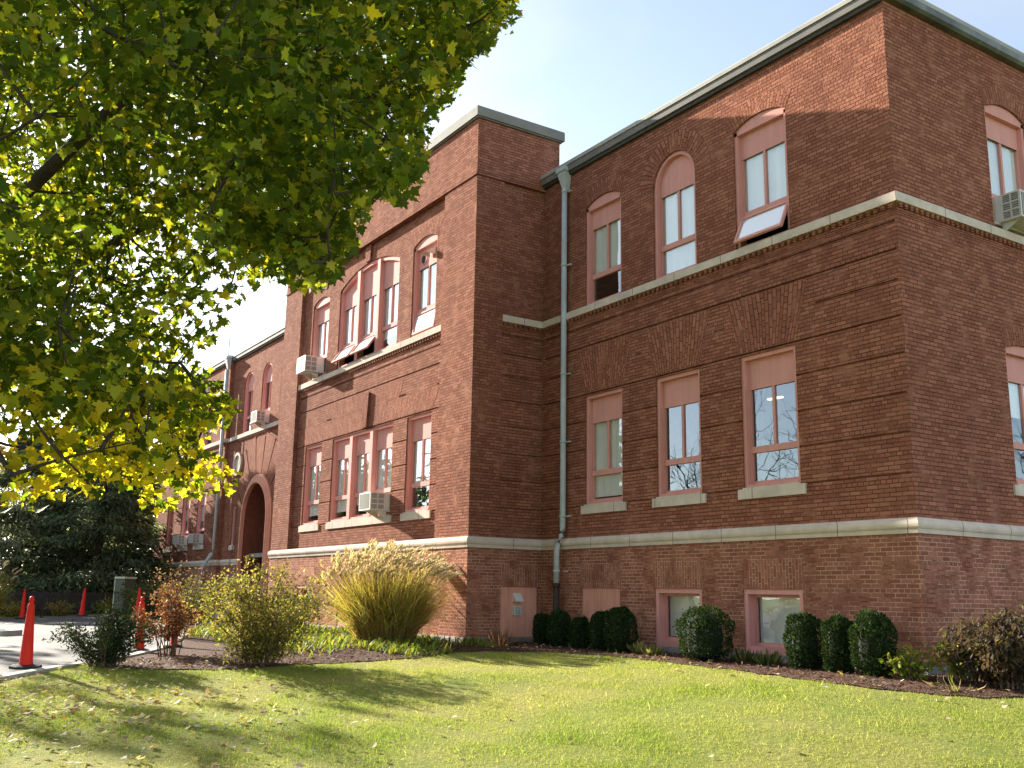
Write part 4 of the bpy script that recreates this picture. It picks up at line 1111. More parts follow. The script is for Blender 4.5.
# ---------------------------------------------------------------- maple
def maple(base, label):
    root = empty('maple_tree', (base[0], base[1], Z(*base)))
    tag(root, label, 'tree')
    bz = root.location.z
    off = np.array([base[0], base[1], bz])
    r = np.random.default_rng(11)
    ab = np.array(base) - CAM[:2]
    ca, cb = ab @ RH[:2], ab @ FH[:2]
    SIL = [(-900, -900), (640, -900), (600, -420), (560, -180), (535, -60), (514, -5), (514, 22), (496, 30), (478, 55), (462, 60), (452, 98), (438, 104), (425, 128), (421, 160), (412, 190), (395, 196), (372, 190), (362, 214), (352, 238), (335, 262), (322, 286),
           (300, 284), (282, 276), (262, 272), (240, 292), (222, 318), (206, 332), (196, 344), (206, 366), (222, 388), (238, 402), (232, 410), (222, 420), (206, 424), (198, 440), (214, 452), (232, 462), (240, 474), (226, 486), (206, 488), (190, 494), (168, 500), (146, 508), (138, 494), (128, 482), (108, 480), (92, 494), (76, 490), (58, 488), (36, 508), (14, 510), (-10, 500), (-200, 505), (-500, 520), (-900, 560)]
    # cluster centres: a = to the right of the view axis, b = distance, z
    M = 36000
    a = r.uniform(ca - 9.5, 1.4, M); b = r.uniform(cb - 6.2, cb + 5.5, M); z = r.uniform(1.6, 13.0, M)
    hz = np.where(z < 7, (7 - z) / 6.0, (z - 7) / 6.6)
    q = ((a - ca) / 11.0) ** 2 + ((b - cb) / 6.4) ** 2 + np.where(z > 7, hz ** 2, (hz ** 2) * .75)
    ok = (q < 1) & (q > .10)
    P = CAM0 + a[:, None] * RH + b[:, None] * FH; P[:, 2] = z
    px, py, dd = proj(P)
    ok &= in_poly(px, py, SIL) | (dd < 1.0)
    ok &= ~((px > 1100) & (dd > 0))
    inview = (px > -150) & (px < 700) & (py > -150) & (dd > 0)
    off_ = np.where(z < 3.2, .45, np.where(z < 7.5, .05, .12))
    dens = np.where(inview, .50, off_) * np.where((px > 230) & (px < 700) & (py > -60), 1.45, 1.0)
    dens = np.where((z < 5) & (b > 13.0), 0, np.where((z < 8) & (b > 15.5), 0, dens))
    lown = np.sin(a * 1.7 + 1.1 * z) + np.sin(b * 1.5 - z * .8) + np.sin(z * 2.1 + a)
    dens = dens * np.clip(.90 + .42 * lown, .05, 1.5)
    ok &= r.random(M) < dens
    C_ = P[ok]; z = z[ok]; px, py, dd = px[ok], py[ok], dd[ok]; iv = inview[ok]
    if len(C_) > 5200: k = r.choice(len(C_), 5200, False); C_, z, px, py, iv = C_[k], z[k], px[k], py[k], iv[k]
    # leaves
    per = np.where(iv, 27, 16)
    ci = np.repeat(np.arange(len(C_)), per); n = len(ci)
    offs = rdir(n, r) * (r.random((n, 1)) ** .5) * np.array([.42, .42, .28])
    pos = C_[ci] + offs
    lx, ly, ld = proj(pos); keep = in_poly(lx, ly, SIL) | (in_poly(lx - 5, ly - 7, SIL) & (r.random(n) < .7))
    pos, ci = pos[keep], ci[keep]; n = len(pos)
    lx, ly, ld = proj(pos)
    tip = rdir(n, r) * .9 + np.array([.05, 0, -.55]); nr = rdir(n, r) * .75 + np.array([0, 0, .8])
    fringe = np.clip((2.9 - z[ci]) / 1.0, 0, 1) * .8 + .09 * (np.sin(pos[:, 0] * 1.3) * np.sin(pos[:, 2] * 1.9 + pos[:, 1]) > .45)  # lowest leaves coloured yellow for autumn tint and for backlit sun glow
    green = palette(n, [(.052, .088, .013), (.085, .128, .018), (.14, .18, .024), (.25, .265, .036)], [3, 3, 2.2, 1.6], .15, r)
    yel = palette(n, [(.42, .38, .03), (.52, .43, .035), (.32, .34, .035)], [3, 2, 3], .12, r)
    m = (r.random(n) < fringe * .85 + .02)[:, None]
    col = np.where(m, yel, green)
    cards('crown', MAPLE, MAPLE_P, pos - off, tip, nr, r.uniform(.06, .145, n), col, 'maple_leaf', root)
    # trunk, limbs and twigs
    m = MB(); m.tube([(0, 0, -.1), (0.03, .02, .5), (.05, 0, 1.6), (0, .05, 3.4)], [.42, .30, .26, .24], 14); m.build('trunk', 'bark', root, True)
    br = MB(); nodes = []
    top = np.array([0, .05, 3.3])
    k = 16
    order = r.permutation(len(C_))
    far = [i for i in order if np.linalg.norm(C_[i] - off - top) > 3.2]
    limbs = []
    for i in far:
        d = unit((C_[i] - off - top)[None])[0]
        if all(np.dot(d, e) < .90 for e in limbs): limbs.append(d)
        else: continue
        tgt = C_[i] - off
        st = np.array([0, .03, r.uniform(2.2, 3.4)])
        pth = curve(st, st + (tgt - st) * .98, rdir(1, r)[0] * .35 + np.array([0, 0, .5]), 10)
        br.tube(pth, list(np.linspace(.13, .022, 10)), 7, cap=False); nodes += pth[2:]
        if len(limbs) >= 26: break
    nd = np.array(nodes)
    for i in order[:2200]:
        p = C_[i] - off; j = np.argmin(((nd - p) ** 2).sum(1)); 
        dist = np.linalg.norm(nd[j] - p)
        if dist > 3.5 or dist < .2: continue
        pth = curve(nd[j], p, rdir(1, r)[0] * .12 * dist, 5)
        br.tube(pth, list(np.linspace(.012 + .008 * dist, .005, 5)), 4, cap=False)
        if len(nd) < 1400: nd = np.vstack([nd, np.array(pth[2:])])
    br.build('branches', 'bark', root, True)
    return root
maple((-6.04, -13.76), 'big green maple, low leaves yellow from autumn and painted sun glow, overhanging drive and lawn')

# ---------------------------------------------------------------- bare trees (they stand behind the viewer and show in the window panes)
def bare_mesh(seed, H=11.0):
    r = np.random.default_rng(seed); tr = MB(); br = MB()
    def grow(m, p, d, ln, rd_, lvl):
        k = 4; pts = [p]; dd = d.copy()
        for i in range(k):
            dd = unit((dd + r.normal(0, .11, 3) + np.array([0, 0, .04]))[None])[0]; pts.append(pts[-1] + dd * ln / k)
        m.tube([tuple(q) for q in pts], list(np.linspace(rd_, rd_ * .62, k + 1)), 7 if lvl < 2 else (5 if lvl < 3 else 3), cap=False)
        if lvl >= 6: return
        for c in range(3 if lvl < 5 else 2):
            t = r.uniform(.45, 1.0) if c else 1.0
            q = pts[min(k, max(1, int(round(t * k))))]
            nd = unit((dd * .8 + rdir(1, r)[0] * .75 + np.array([0, 0, .12]))[None])[0]
            grow(br, q, nd, ln * r.uniform(.62, .82), max(.004, rd_ * .58), lvl + 1)
    grow(tr, np.array([0., 0, -.1]), np.array([0., 0, 1]), H * .26, .125, 0)
    return tr, br
bt = empty('bare_tree'); _t, _b = bare_mesh(3); _t.build('trunk', 'bark', bt, True); _b.build('branches', 'bark', bt, True)
first = True
for (x, y, rz, s) in ((-20.8, -21, 0, 1.75), (-13.5, -25, 2.1, 1.6), (-27.5, -21.5, 4.0, 1.75), (-36, -27, 1.2, 1.6), (-23, -31, 5.2, 1.8), (10.5, 20, 3.0, 1.4), (18, 30, .7, 1.5)):
    o = bt if first else copy_tree(bt); first = False
    o.location = (x, y, Z(x, y)); o.rotation_euler = (0, 0, rz); o.scale = (s, s, s)
    tag(o, 'leafless tree across the drive, mirrored in the window panes', 'tree', 'bare trees mirrored in the windows')

# ---------------------------------------------------------------- conifers and trees beyond the drive
def conifer(name, x, y, H, Rr, label, cols, wts, seed, n=9000, low=.15):
    r = np.random.default_rng(seed); root = empty(name, (x, y, Z(x, y))); tag(root, label, 'tree', 'evergreens beyond the drive')
    m = MB(); m.tube([(0, 0, -.2), (.05, 0, H * .5), (0, 0, H * .97)], [.25, .15, .02], 8); m.build('trunk', 'bark', root, True)
    nb = 150
    bz = low + (H - low) * r.random(nb) ** 1.25; ba = r.uniform(0, 2 * np.pi, nb)
    bl_ = Rr * (1 - (bz / H)) ** .72 * r.uniform(.72, 1.12, nb) + .15
    bi = r.integers(0, nb, n); t = r.random(n) ** .33
    rr = bl_[bi] * t
    aa = ba[bi] + r.normal(0, .16, n)
    zz = bz[bi] + .10 * rr - .16 * rr ** 2 / np.maximum(bl_[bi], .5) + r.normal(0, .14, n)
    pos = np.stack([rr * np.cos(aa), rr * np.sin(aa), zz], -1)
    out = np.stack([np.cos(aa), np.sin(aa), -.35 * np.ones(n)], -1)
    tip = out + rdir(n, r) * .7; nr = rdir(n, r) * .7 + np.array([0, 0, 1.0])
    cards('crown', SPRAY, SPRAY_P, pos, tip, nr, r.uniform(.13, .30, n), palette(n, cols, wts, .25, r), 'needle', root)
    b2 = MB()
    for i in range(0, nb, 2):
        b2.tube([(0, 0, bz[i]), (bl_[i] * .5 * math.cos(ba[i]), bl_[i] * .5 * math.sin(ba[i]), bz[i] + .02), (bl_[i] * .9 * math.cos(ba[i]), bl_[i] * .9 * math.sin(ba[i]), bz[i] - .06 * bl_[i])], [.035, .02, .006], 4, cap=False)
    b2.build('branches', 'bark', root, True)
    return root
DK = [(.11, .14, .085), (.16, .195, .115), (.24, .275, .16)]
conifer('evergreen_tree', -39.9, -3.2, 10.5, 3.9, 'tall dark evergreen tree reaching to the end of the school', DK, [3, 3, 1], 1, 52000)
conifer('evergreen_tree', -41.6, -6.3, 8.0, 3.3, 'grey green evergreen tree with sunlit soft sprays beside the dark one', [(.18, .21, .14), (.26, .29, .19), (.34, .37, .25)], [2, 3, 1.5], 2, 42000)
conifer('evergreen_tree', -45.0, -3.5, 10.0, 4.0, 'black green evergreen tree standing behind the other two', DK, [3, 2, .5], 3, 34000)
conifer('evergreen_tree', -45.5, -9.5, 9.0, 3.6, 'broad evergreen tree behind the tall grass hedge', DK, [2, 3, 1], 4, 30000)

def broad(name, x, y, H, Rr, label, cols, seed, n=6000):
    r = np.random.default_rng(seed); root = empty(name, (x, y, Z(x, y))); tag(root, label, 'tree', 'trees along the horizon')
    m = MB(); m.tube([(0, 0, -.2), (.1, 0, H * .35), (0, .1, H * .75)], [.3, .2, .06], 8)
    for k in range(7):
        a = 2 * np.pi * k / 7 + r.normal(0, .2); m.tube([(0, 0, H * .3), (Rr * .4 * math.cos(a), Rr * .4 * math.sin(a), H * .55), (Rr * .7 * math.cos(a), Rr * .7 * math.sin(a), H * r.uniform(.6, .85))], [.12, .08, .03], 5, cap=False)
    m.build('trunk', 'bark', root, True)
    nc = 130; c = rdir(nc, r) * (r.random((nc, 1)) ** .45) * np.array([Rr, Rr, H * .38]) + np.array([0, 0, H * .6])
    ci = r.integers(0, nc, n); pos = c[ci] + rdir(n, r) * r.random((n, 1)) * Rr * .28
    cards('crown', OVAL, OVAL_P, pos, rdir(n, r), rdir(n, r) + np.array([0, 0, .6]), r.uniform(.35, .7, n), palette(n, cols, [1] * len(cols), .2, r), 'shrub_leaf', root)
broad('broadleaf_tree', -70, 4, 11, 5, 'rounded olive tree on the horizon behind the evergreens', [(.06, .08, .025), (.09, .09, .03)], 5)
broad('broadleaf_tree', -72, -8, 12, 5.5, 'rusty autumn tree on the horizon behind the evergreens', [(.13, .08, .03), (.09, .075, .03)], 6)
broad('broadleaf_tree', -78, -20, 11, 5, 'dark green tree on the horizon beyond the tall grass', [(.04, .06, .022), (.06, .08, .03)], 8)
broad('broadleaf_tree', -66, -16, 9, 4, 'bushy green tree beside the slate roofed house', [(.05, .07, .025), (.07, .09, .03)], 9)

for k, (x, y, H_) in enumerate(((-62, -21, 11), (-70, -27, 13), (-80, -33, 14), (-64, -33, 12), (-92, -40, 15), (-75, -19, 12))):
    broad('broadleaf_tree', x, y, H_, 5, 'olive tree far down the drive, mirrored in the windows of the projecting block', [(.06, .08, .025), (.10, .10, .03)], 90 + k, 2600)
broad('broadleaf_tree', -33, -17.2, 12.3, 4.3, 'unseen leafy tree added across the drive to shade the near lawn', [(.07, .09, .025), (.12, .12, .03)], 77, 1500)  # out-of-view tree added for its dappled shade on the grass
# house beyond the trees
hs = empty('slate_roofed_house', (-57, -12.5, Z(-57, -12.5)), rad(8)); tag(hs, 'grey house with a dark slate roof half hidden behind the evergreens', 'house')
m = MB(); m.box(-4, 4, -4.5, 4.5, -.3, 5.2); m.poly([(4, -4.5, 5.2), (4, 4.5, 5.2), (4, 0, 8.4)]); m.poly([(-4, 4.5, 5.2), (-4, -4.5, 5.2), (-4, 0, 8.4)]); m.build('wall', 'clapboard', hs)
m = MB()
for s in (1, -1): m.poly([(-4.4, s * 4.9, 4.9), (4.4, s * 4.9, 4.9), (4.4, 0, 8.55), (-4.4, 0, 8.55)][::s]); m.poly([(-4.4, s * 4.9, 4.78), (4.4, s * 4.9, 4.78), (4.4, 0, 8.40), (-4.4, 0, 8.40)][::-s])
m.build('roof', 'tile_roof', hs)
for yy in (-2.2, 2.2):
    m = MB(); m.box(4.0, 4.06, yy - .5, yy + .5, 1.4, 2.9); wn = m.build('window', 'white_enamel', hs); m = MB(); m.poly([(4.07, yy - .42, 1.48), (4.07, yy + .42, 1.48), (4.07, yy + .42, 2.82), (4.07, yy - .42, 2.82)]); m.build('pane', 'window_glass', wn)

# fence and cabinet beyond the drive
fe = empty('board_fence', (-36.6, -6, Z(-36.6, -6))); tag(fe, 'low dark board fence in the shade of the evergreens', 'fence')
m = MB()
for k in range(62):
    y = -4.0 + k * .115; m.box(-.012, .012, y, y + .10, 0.02, .98 + .02 * math.sin(k * 2.3))
m.build('boards', 'fence_wood', fe)
m = MB(); m.box(-.06, -.014, -4, 3.1, .2, .28); m.box(-.06, -.014, -4, 3.1, .75, .83); m.build('rails', 'fence_wood', fe)
for k in range(5):
    m = MB(); m.box(-.16, -.062, -4 + k * 1.75, -3.9 + k * 1.75, -.2, 1.05); m.build('post', 'fence_wood', fe)
cb = empty('utility_cabinet', (-33.8, -3.25, Z(-33.8, -3.25)), rad(28)); tag(cb, 'dark green utility cabinet with sunlit top and side painted pale, under the evergreens', 'cabinet')
m = MB(); m.box(-.26, .26, -.26, .26, -.05, 1.42); m.build('body', 'cabinet_paint', cb)
m = MB(); m.box(-.30, .30, -.30, .30, 1.421, 1.50); m.box(-.30, -.262, -.29, -.12, -.05, 1.42); m.box(-.30, -.262, -.119, .29, -.05, 1.42); m.build('trim', 'cabinet_sun_paint', cb)
m = MB(); m.box(.261, .275, -.2, .2, .1, 1.3); m.box(.276, .30, .1, .13, .65, .8); m.build('door', 'cabinet_paint', cb)

# ---------------------------------------------------------------- traffic cones
def cone(x, y, h, lean, ldir, label):
    root = empty('traffic_cone', (x, y, Z(x, y) + .012)); root.rotation_euler = (lean * math.cos(ldir), lean * math.sin(ldir), 0)
    tag(root, label, 'traffic cone', 'traffic cones around the drive')
    s = h / 1.07
    m = MB(); m.lathe([(.0, 0), (.225 * s, 0), (.235 * s, .012), (.225 * s, .04), (.15 * s, .055), (.11 * s, .06)], 8); m.build('base', 'black_rubber', root)
    m = MB(); m.lathe([(.105 * s, .058 * s), (.10 * s, .07 * s), (.050 * s, .93 * s), (.047 * s, .95 * s), (.034 * s, .96 * s), (.033 * s, .985 * s), (.040 * s, .995 * s), (.038 * s, 1.03 * s), (.026 * s, 1.06 * s), (.01, 1.07 * s)], 20); m.build('body', 'cone_plastic', root, True)
    return root
cone(-8.33, -10.26, 1.07, .07, 1.2, 'tall red traffic cone closest to the lawn, leaning at the kerb')
cone(-11.25, -7.91, 1.02, .02, 0, 'tall red traffic cone behind the dark green shrub at the kerb')
cone(-27.5, -4.16, 1.07, .0, 0, 'red traffic cone farther down the drive, lined up behind another')
cone(-33.4, -4.85, 1.07, .04, 2.2, 'slim red traffic cone in front of the dark board fence')
cone(-33.0, -7.0, 1.07, .0, 0, 'red traffic cone beside the tall grass hedge')
cone(-11.9, -7.1, .80, .0, 0, 'short red traffic cone hidden behind the rusty brown shrub')
bar = empty('barrier_arm', (-33.2, -6.6, Z(-33.2, -6.6))); tag(bar, 'low black barricade board behind the traffic cones by the hedge', 'barricade')
m = MB(); m.box(-.02, .02, -.35, .35, .72, .98); m.build('board', 'black_rubber', bar)
for y in (-.3, .3):
    m = MB(); m.tube([(-.25, y, 0), (.0, y, .98)], .02, 6); m.tube([(.25, y, 0), (.0, y, .98)], .02, 6); m.build('leg', 'black_rubber', bar)

# ---------------------------------------------------------------- clipped box shrubs
def box_mesh(seed, n=5200):
    r = np.random.default_rng(seed); d = rdir(n, r)
    rad_ = np.clip(1 - np.abs(r.normal(0, .10, n)), .55, 1.06) + np.where(r.random(n) < .05, r.uniform(0, .11, n), 0)
    lump = 1 + .07 * np.sin(d[:, 0] * 4 + seed * 1.7) * np.sin(d[:, 2] * 5 + seed) + .045 * np.sin(d[:, 0] * 7 + seed) * np.sin(d[:, 1] * 6 + 2) + .04 * np.sin(d[:, 2] * 9 + seed * 2)
    e = np.sign(d) * np.abs(d) ** .82; e = e / np.maximum((np.abs(e) ** 2.6).sum(1, keepdims=True) ** (1 / 2.6), 1e-6)
    pos = e * (rad_ * lump)[:, None] * np.array([.5, .5, .5]) + np.array([0, 0, .5])
    pos[:, 2] = np.maximum(pos[:, 2], .02)
    tip = d * .7 + rdir(n, r) * .6 + np.array([0, 0, .45]); nr = d + rdir(n, r) * .5
    return pos, tip, nr, r
BOXCOL = [(.018, .036, .013), (.030, .056, .018), (.048, .082, .026), (.085, .12, .04)]
def boxwood(x, y, wx, h, seed, label, group):
    root = empty('boxwood_shrub', (x, y, Z(x, y) - .01)); tag(root, label, 'shrub', group)
    p, t, nr, r = box_mesh(seed)
    p = p * np.array([wx, wx, h]); n = len(p)
    cards('foliage', OVAL, OVAL_P, p, t, nr, r.uniform(.028, .048, n), palette(n, BOXCOL, [3, 4, 2, .5], .2, r), 'box_leaf', root, wscale=1.15)
    m = MB()
    for k in range(7):
        a = 2 * np.pi * k / 7; m.tube([(.02 * math.cos(a), .02 * math.sin(a), -.05), (wx * .3 * math.cos(a), wx * .3 * math.sin(a), h * .7)], [.014, .006], 4, cap=False)
    m.build('stem', 'twig', root)
    m = MB(); m.lathe([(.10 * wx, 0.02), (.33 * wx, .12 * h), (.36 * wx, .5 * h), (.31 * wx, .80 * h), (.12 * wx, .88 * h)], 10); m.build('inner_twigs', 'box_core', root)  # near-black solid core paints in the shade behind the leaves
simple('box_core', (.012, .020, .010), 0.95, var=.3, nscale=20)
G1 = 'box shrubs under the drainpipe'
boxwood(-8.30, -.72, .31, .64, 1, 'narrow dark box shrub closest to the pink panel with vents', G1)
boxwood(-7.52, -.86, .40, .72, 2, 'dark rounded box shrub at the foot of the drainpipe', G1)
boxwood(-6.83, -.86, .34, .60, 3, 'lowest dark box shrub in the middle of the row of five', G1)
boxwood(-6.25, -.80, .40, .72, 4, 'dark box shrub in front of the boarded basement window', G1)
boxwood(-5.62, -.86, .52, .82, 5, 'largest dark box shrub of the row, past the boarded basement window', G1)
boxwood(-3.36, -.95, .82, .84, 6, 'wide ball shaped box shrub between the two basement windows', 'single box shrub')
G2 = 'three box shrubs beneath the corner'
boxwood(-1.38, -.86, .52, .80, 7, 'egg shaped box shrub overlapping the last basement window', G2)
boxwood(-.72, -.92, .43, .78, 8, 'slimmest box shrub, middle of the three near the corner', G2)
boxwood(-.08, -1.0, .54, .84, 9, 'tallest box shrub of three, closest to the brick corner', G2)

# ---------------------------------------------------------------- loose shrubs
def shrub(name, x, y, h, rx, label, cols, wts, lsize, nl, seed, cat='shrub', group=None, stems=22, droop=0.0, lowleaf=.22, mat='shrub_leaf', stemmat='twig', shape=None, wsc=1.0, side=5, clump=.10):
    r = np.random.default_rng(seed); root = empty(name, (x, y, Z(x, y))); tag(root, label, cat, group)
    m = MB(); tips = []
    for k in range(stems):
        a = r.uniform(0, 2 * np.pi); q = r.random() ** .6
        hh = h * (1 - .42 * q ** 2) * r.uniform(.78, 1.05)
        e = np.array([rx * q * math.cos(a), rx * q * math.sin(a), hh])
        pth = curve((e[0] * .20 + r.normal(0, .05), e[1] * .20 + r.normal(0, .05), -.05), e, np.array([-e[0] * .14, -e[1] * .14, .03 * h]), 7)
        m.tube(pth, list(np.linspace(.013, .004, 7)), 4, cap=False)
        for p in pth[1:]:
            if p[2] > h * lowleaf: tips.append(p)
            for _ in range(side if p[2] > h * lowleaf else 0):
                d = rdir(1, r)[0]; s_ = np.array(p) + d * np.array([.26, .26, .18]) * rx * r.uniform(.4, 1.0)
                if s_[2] < h * lowleaf * .8: continue
                if r.random() < .5: m.tube([p, tuple(s_)], [.004, .002], 3, cap=False)
                tips.append(tuple(s_))
    m.build('stems', stemmat, root)
    tips = np.array(tips); i = r.integers(0, len(tips), nl)
    pos = tips[i] + rdir(nl, r) * (r.random((nl, 1)) ** .5) * clump * np.array([1, 1, .8]); pos[:, 2] = np.maximum(pos[:, 2], .02)
    tip = rdir(nl, r) + unit(pos * np.array([1, 1, 0]) + 1e-6) * .5 + np.array([0, 0, .25 - droop * 1.4]); nr = rdir(nl, r) * .7 + np.array([0, 0, .8])
    cards('foliage', shape or OVAL, OVAL_P if shape is None else MAPLE_P, pos, tip, nr, r.uniform(.6, 1.15, nl) * lsize, palette(nl, cols, wts, .2, r), mat, root, wscale=wsc)
    return root
shrub('forsythia_shrub', -7.45, -6.95, 1.56, 1.32, 'large airy shrub with yellow green leaves in front of the school entrance', [(.20, .19, .05), (.32, .28, .07), (.12, .13, .04), (.46, .38, .14), (.12, .09, .05)], [4, 3, 3, 1, 1.4], .062, 13500, 21, stems=34, lowleaf=.07, side=6, clump=.12)
shrub('rusty_shrub', -9.75, -7.75, 1.2, .60, 'rusty brown shrub with withering leaves beside the big yellow green shrub', [(.16, .07, .045), (.24, .11, .07), (.10, .055, .04), (.36, .14, .04)], [4, 3, 3, .5], .065, 2600, 22, stems=16, droop=.4, lowleaf=.3)
shrub('privet_shrub', -8.15, -9.2, .86, .76, 'low dark green shrub by the kerb in front of a traffic cone', [(.022, .042, .018), (.034, .06, .022), (.06, .085, .03)], [3, 4, 1.2], .055, 6500, 23, stems=34, lowleaf=.09, mat='box_leaf', clump=.10)
shrub('azalea_shrub', -14.2, -3.7, .98, .62, 'small dense bright green shrub between the big shrub and the plumed grass', [(.07, .13, .03), (.12, .18, .035), (.22, .24, .06)], [3, 3, 1.2], .11, 2200, 24, stems=26, lowleaf=.08, wsc=.5)
shrub('butterfly_shrub', -15.2, -6.2, 1.75, .85, 'tall bare stemmed shrub with pinkish tips near the entrance', [(.22, .13, .10), (.14, .12, .05), (.30, .20, .16)], [3, 2, 1], .06, 500, 25, stems=34, droop=.2, lowleaf=.45, side=2)
shrub('leafy_shrub', -28.5, -3.2, 1.35, 1.1, 'dull green shrub against the far wing of the school', [(.05, .07, .025), (.09, .10, .035)], [2, 1], .11, 2200, 26, stems=24, lowleaf=.1)
shrub('leafy_shrub', -31.8, -3.0, 1.25, 1.3, 'second dull green shrub, under the far air conditioners', [(.05, .065, .025), (.10, .10, .035)], [2, 1], .11, 2200, 27, stems=24, lowleaf=.1)
shrub('leafy_shrub', -21.5, -4.0, 1.35, 1.0, 'yellowing shrub in front of the entrance steps', [(.17, .18, .035), (.26, .24, .05), (.08, .10, .03)], [2, 1, 2], .10, 2200, 28, stems=24, lowleaf=.1)
HY = [(.065, .044, .030), (.10, .068, .043), (.045, .038, .026), (.07, .068, .035), (.16, .12, .085)]
shrub('hydrangea_shrub', 1.55, -.62, .92, .68, 'brown withered hydrangea with drooping leaves past the brick corner', HY, [4, 3, 3, 1.5, .6], .095, 5600, 31, group='withered hydrangeas', stems=44, droop=.75, lowleaf=.12, wsc=.75, side=5)
shrub('hydrangea_shrub', 2.2, .55, .88, .66, 'second brown withered hydrangea farther along the side wall', HY, [4, 3, 3, 1, .6], .095, 4600, 32, group='withered hydrangeas', stems=30, droop=.75, lowleaf=.12, wsc=.75)
shrub('perennial_plant', .42, -.92, .42, .34, 'yellow green leafy plant between box shrub and withered hydrangea', [(.20, .26, .035), (.30, .33, .05), (.14, .17, .03)], [3, 3, 1], .085, 520, 33, 'plant', stems=22, lowleaf=.1, wsc=1.2)
shrub('perennial_plant', .98, -.62, .60, .30, 'taller yellow green plant leaning on the withered hydrangea', [(.20, .26, .035), (.30, .33, .05), (.14, .17, .03)], [3, 3, 1], .10, 260, 34, 'plant', stems=12, lowleaf=.1, wsc=1.2)

def tuft(name, x, y, h, sp, n, label, cols, wts, seed, cat='plant', group=None, w_=1.0, kind=None):
    r = np.random.default_rng(seed); 
    a = r.uniform(0, 2 * np.pi, n); q = r.random(n) ** .7
    pos = np.stack([.25 * sp * np.cos(a) * q, .25 * sp * np.sin(a) * q, 0 * a], -1)
    tip = np.stack([np.cos(a) * q * sp / h, np.sin(a) * q * sp / h, np.ones(n)], -1) + rdir(n, r) * .25
    nr = np.stack([np.cos(a), np.sin(a), .3 + 0 * a], -1)
    o = cards(name, STRAP, STRAP_P, pos, tip, nr, r.uniform(.6, 1.1, n) * math.hypot(h, sp * .5), palette(n, cols, wts, .2, r), 'shrub_leaf', None, wscale=w_)
    o.location = (x, y, Z(x, y)); tag(o, label, cat, group, kind); return o
HG = 'hostas along the wall foot'
tuft('hosta_plant', -5.25, -.72, .20, .32, 70, 'withering pale hosta under the first basement window', [(.40, .36, .17), (.22, .22, .07), (.12, .15, .04)], [3, 2, 1], 41, group=HG, w_=2.2)
tuft('hosta_plant', -4.75, -.85, .17, .28, 60, 'small yellowing hosta beside the wide ball shaped box shrub', [(.36, .33, .13), (.18, .2, .05)], [2, 2], 42, group=HG, w_=2.2)
tuft('hosta_plant', -2.75, -.70, .22, .36, 80, 'dark green hosta under the blinded basement window', [(.06, .10, .03), (.12, .15, .05), (.26, .25, .11)], [3, 2, 1], 43, group=HG, w_=2.0)
tuft('hosta_plant', -2.15, -.80, .20, .32, 70, 'green hosta tucked against the egg shaped box shrub', [(.07, .11, .03), (.14, .17, .05), (.26, .25, .11)], [3, 2, .7], 44, group=HG, w_=2.0)
tuft('iris_plant', 1.35, -1.35, .16, .5, 22, 'sprawling pale strap leaves at the foot of the withered hydrangea', [(.17, .20, .05), (.34, .30, .17)], [2, 1.5], 45, w_=.6)
tuft('iris_plant', -13.0, -4.4, .42, .9, 60, 'arching bright green strap leaves before the small green shrub', [(.22, .27, .04), (.30, .33, .06)], [2, 1], 46, w_=.6)
for k, (x, y, lb) in enumerate(((-8.9, -1.35, 'dry brown stalks at the foot of the pink panel with vents'), (-8.35, -1.7, 'dry reddish stalks at the bed edge by the first box shrub'))):
    tuft('dried_plant', x, y, .26, .5, 110, lb, [(.17, .09, .06), (.30, .19, .12), (.10, .06, .045)], [3, 1, 2], 50 + k, w_=.35)
for k, (x, y, lb) in enumerate(((-36.4, -3.4, 'yellow leaved plant at the fence foot beside the cabinet'), (-36.2, -5.2, 'pale yellow plant at the middle of the dark fence'), (-36.2, -7.0, 'golden plant at the fence end by the tall grass'))):
    shrub('perennial_plant', x + .5, y, .62, .7, lb, [(.30, .26, .05), (.40, .30, .06), (.10, .13, .04)], [3, 2, 2], .12, 500, 60 + k, 'plant', 'plants along the fence', stems=16, lowleaf=.05)

# ground cover in the bed before the projecting block
def ground_cover():
    n = 15000; r = np.random.default_rng(70)
    x = r.uniform(-18, -6.9, n); y = r.uniform(-6.8, -2.0, n)
    ok = in_poly(x, y, BED) & (y < -2.2 - .10 * (x + 7)) & (np.sin(x * 2.1) * np.sin(y * 2.7 + 1) + r.normal(0, .5, n) > -.2) & ~((x > -8.3 + .5 * np.sin(y * 3)) & (y < -4.6)) & (y > -5.9) & ((x < -8.2 + .5 * np.sin(y * 5)) | (y < -3.4))
    x, y = x[ok], y[ok]; n = len(x)
    a = r.uniform(0, 2 * np.pi, n)
    tip = np.stack([np.cos(a), np.sin(a), r.uniform(.3, 1.5, n)], -1); nr = np.stack([np.cos(a) * .6, np.sin(a) * .6, 1 + 0 * a], -1)
    c = palette(n, [(.16, .22, .035), (.26, .29, .05), (.36, .34, .08), (.09, .13, .03)], [3, 3, 1.2, 2], .2, r)
    o = cards('ground_cover', STRAP, STRAP_P, np.stack([x, y, gz(x, y)], -1), tip, nr, r.uniform(.10, .28, n), c, 'shrub_leaf', None, wscale=r.uniform(.8, 1.8, n))
    tag(o, 'low yellow green daylily leaves covering the bed before the projecting block', 'ground cover', kind='stuff')
ground_cover()

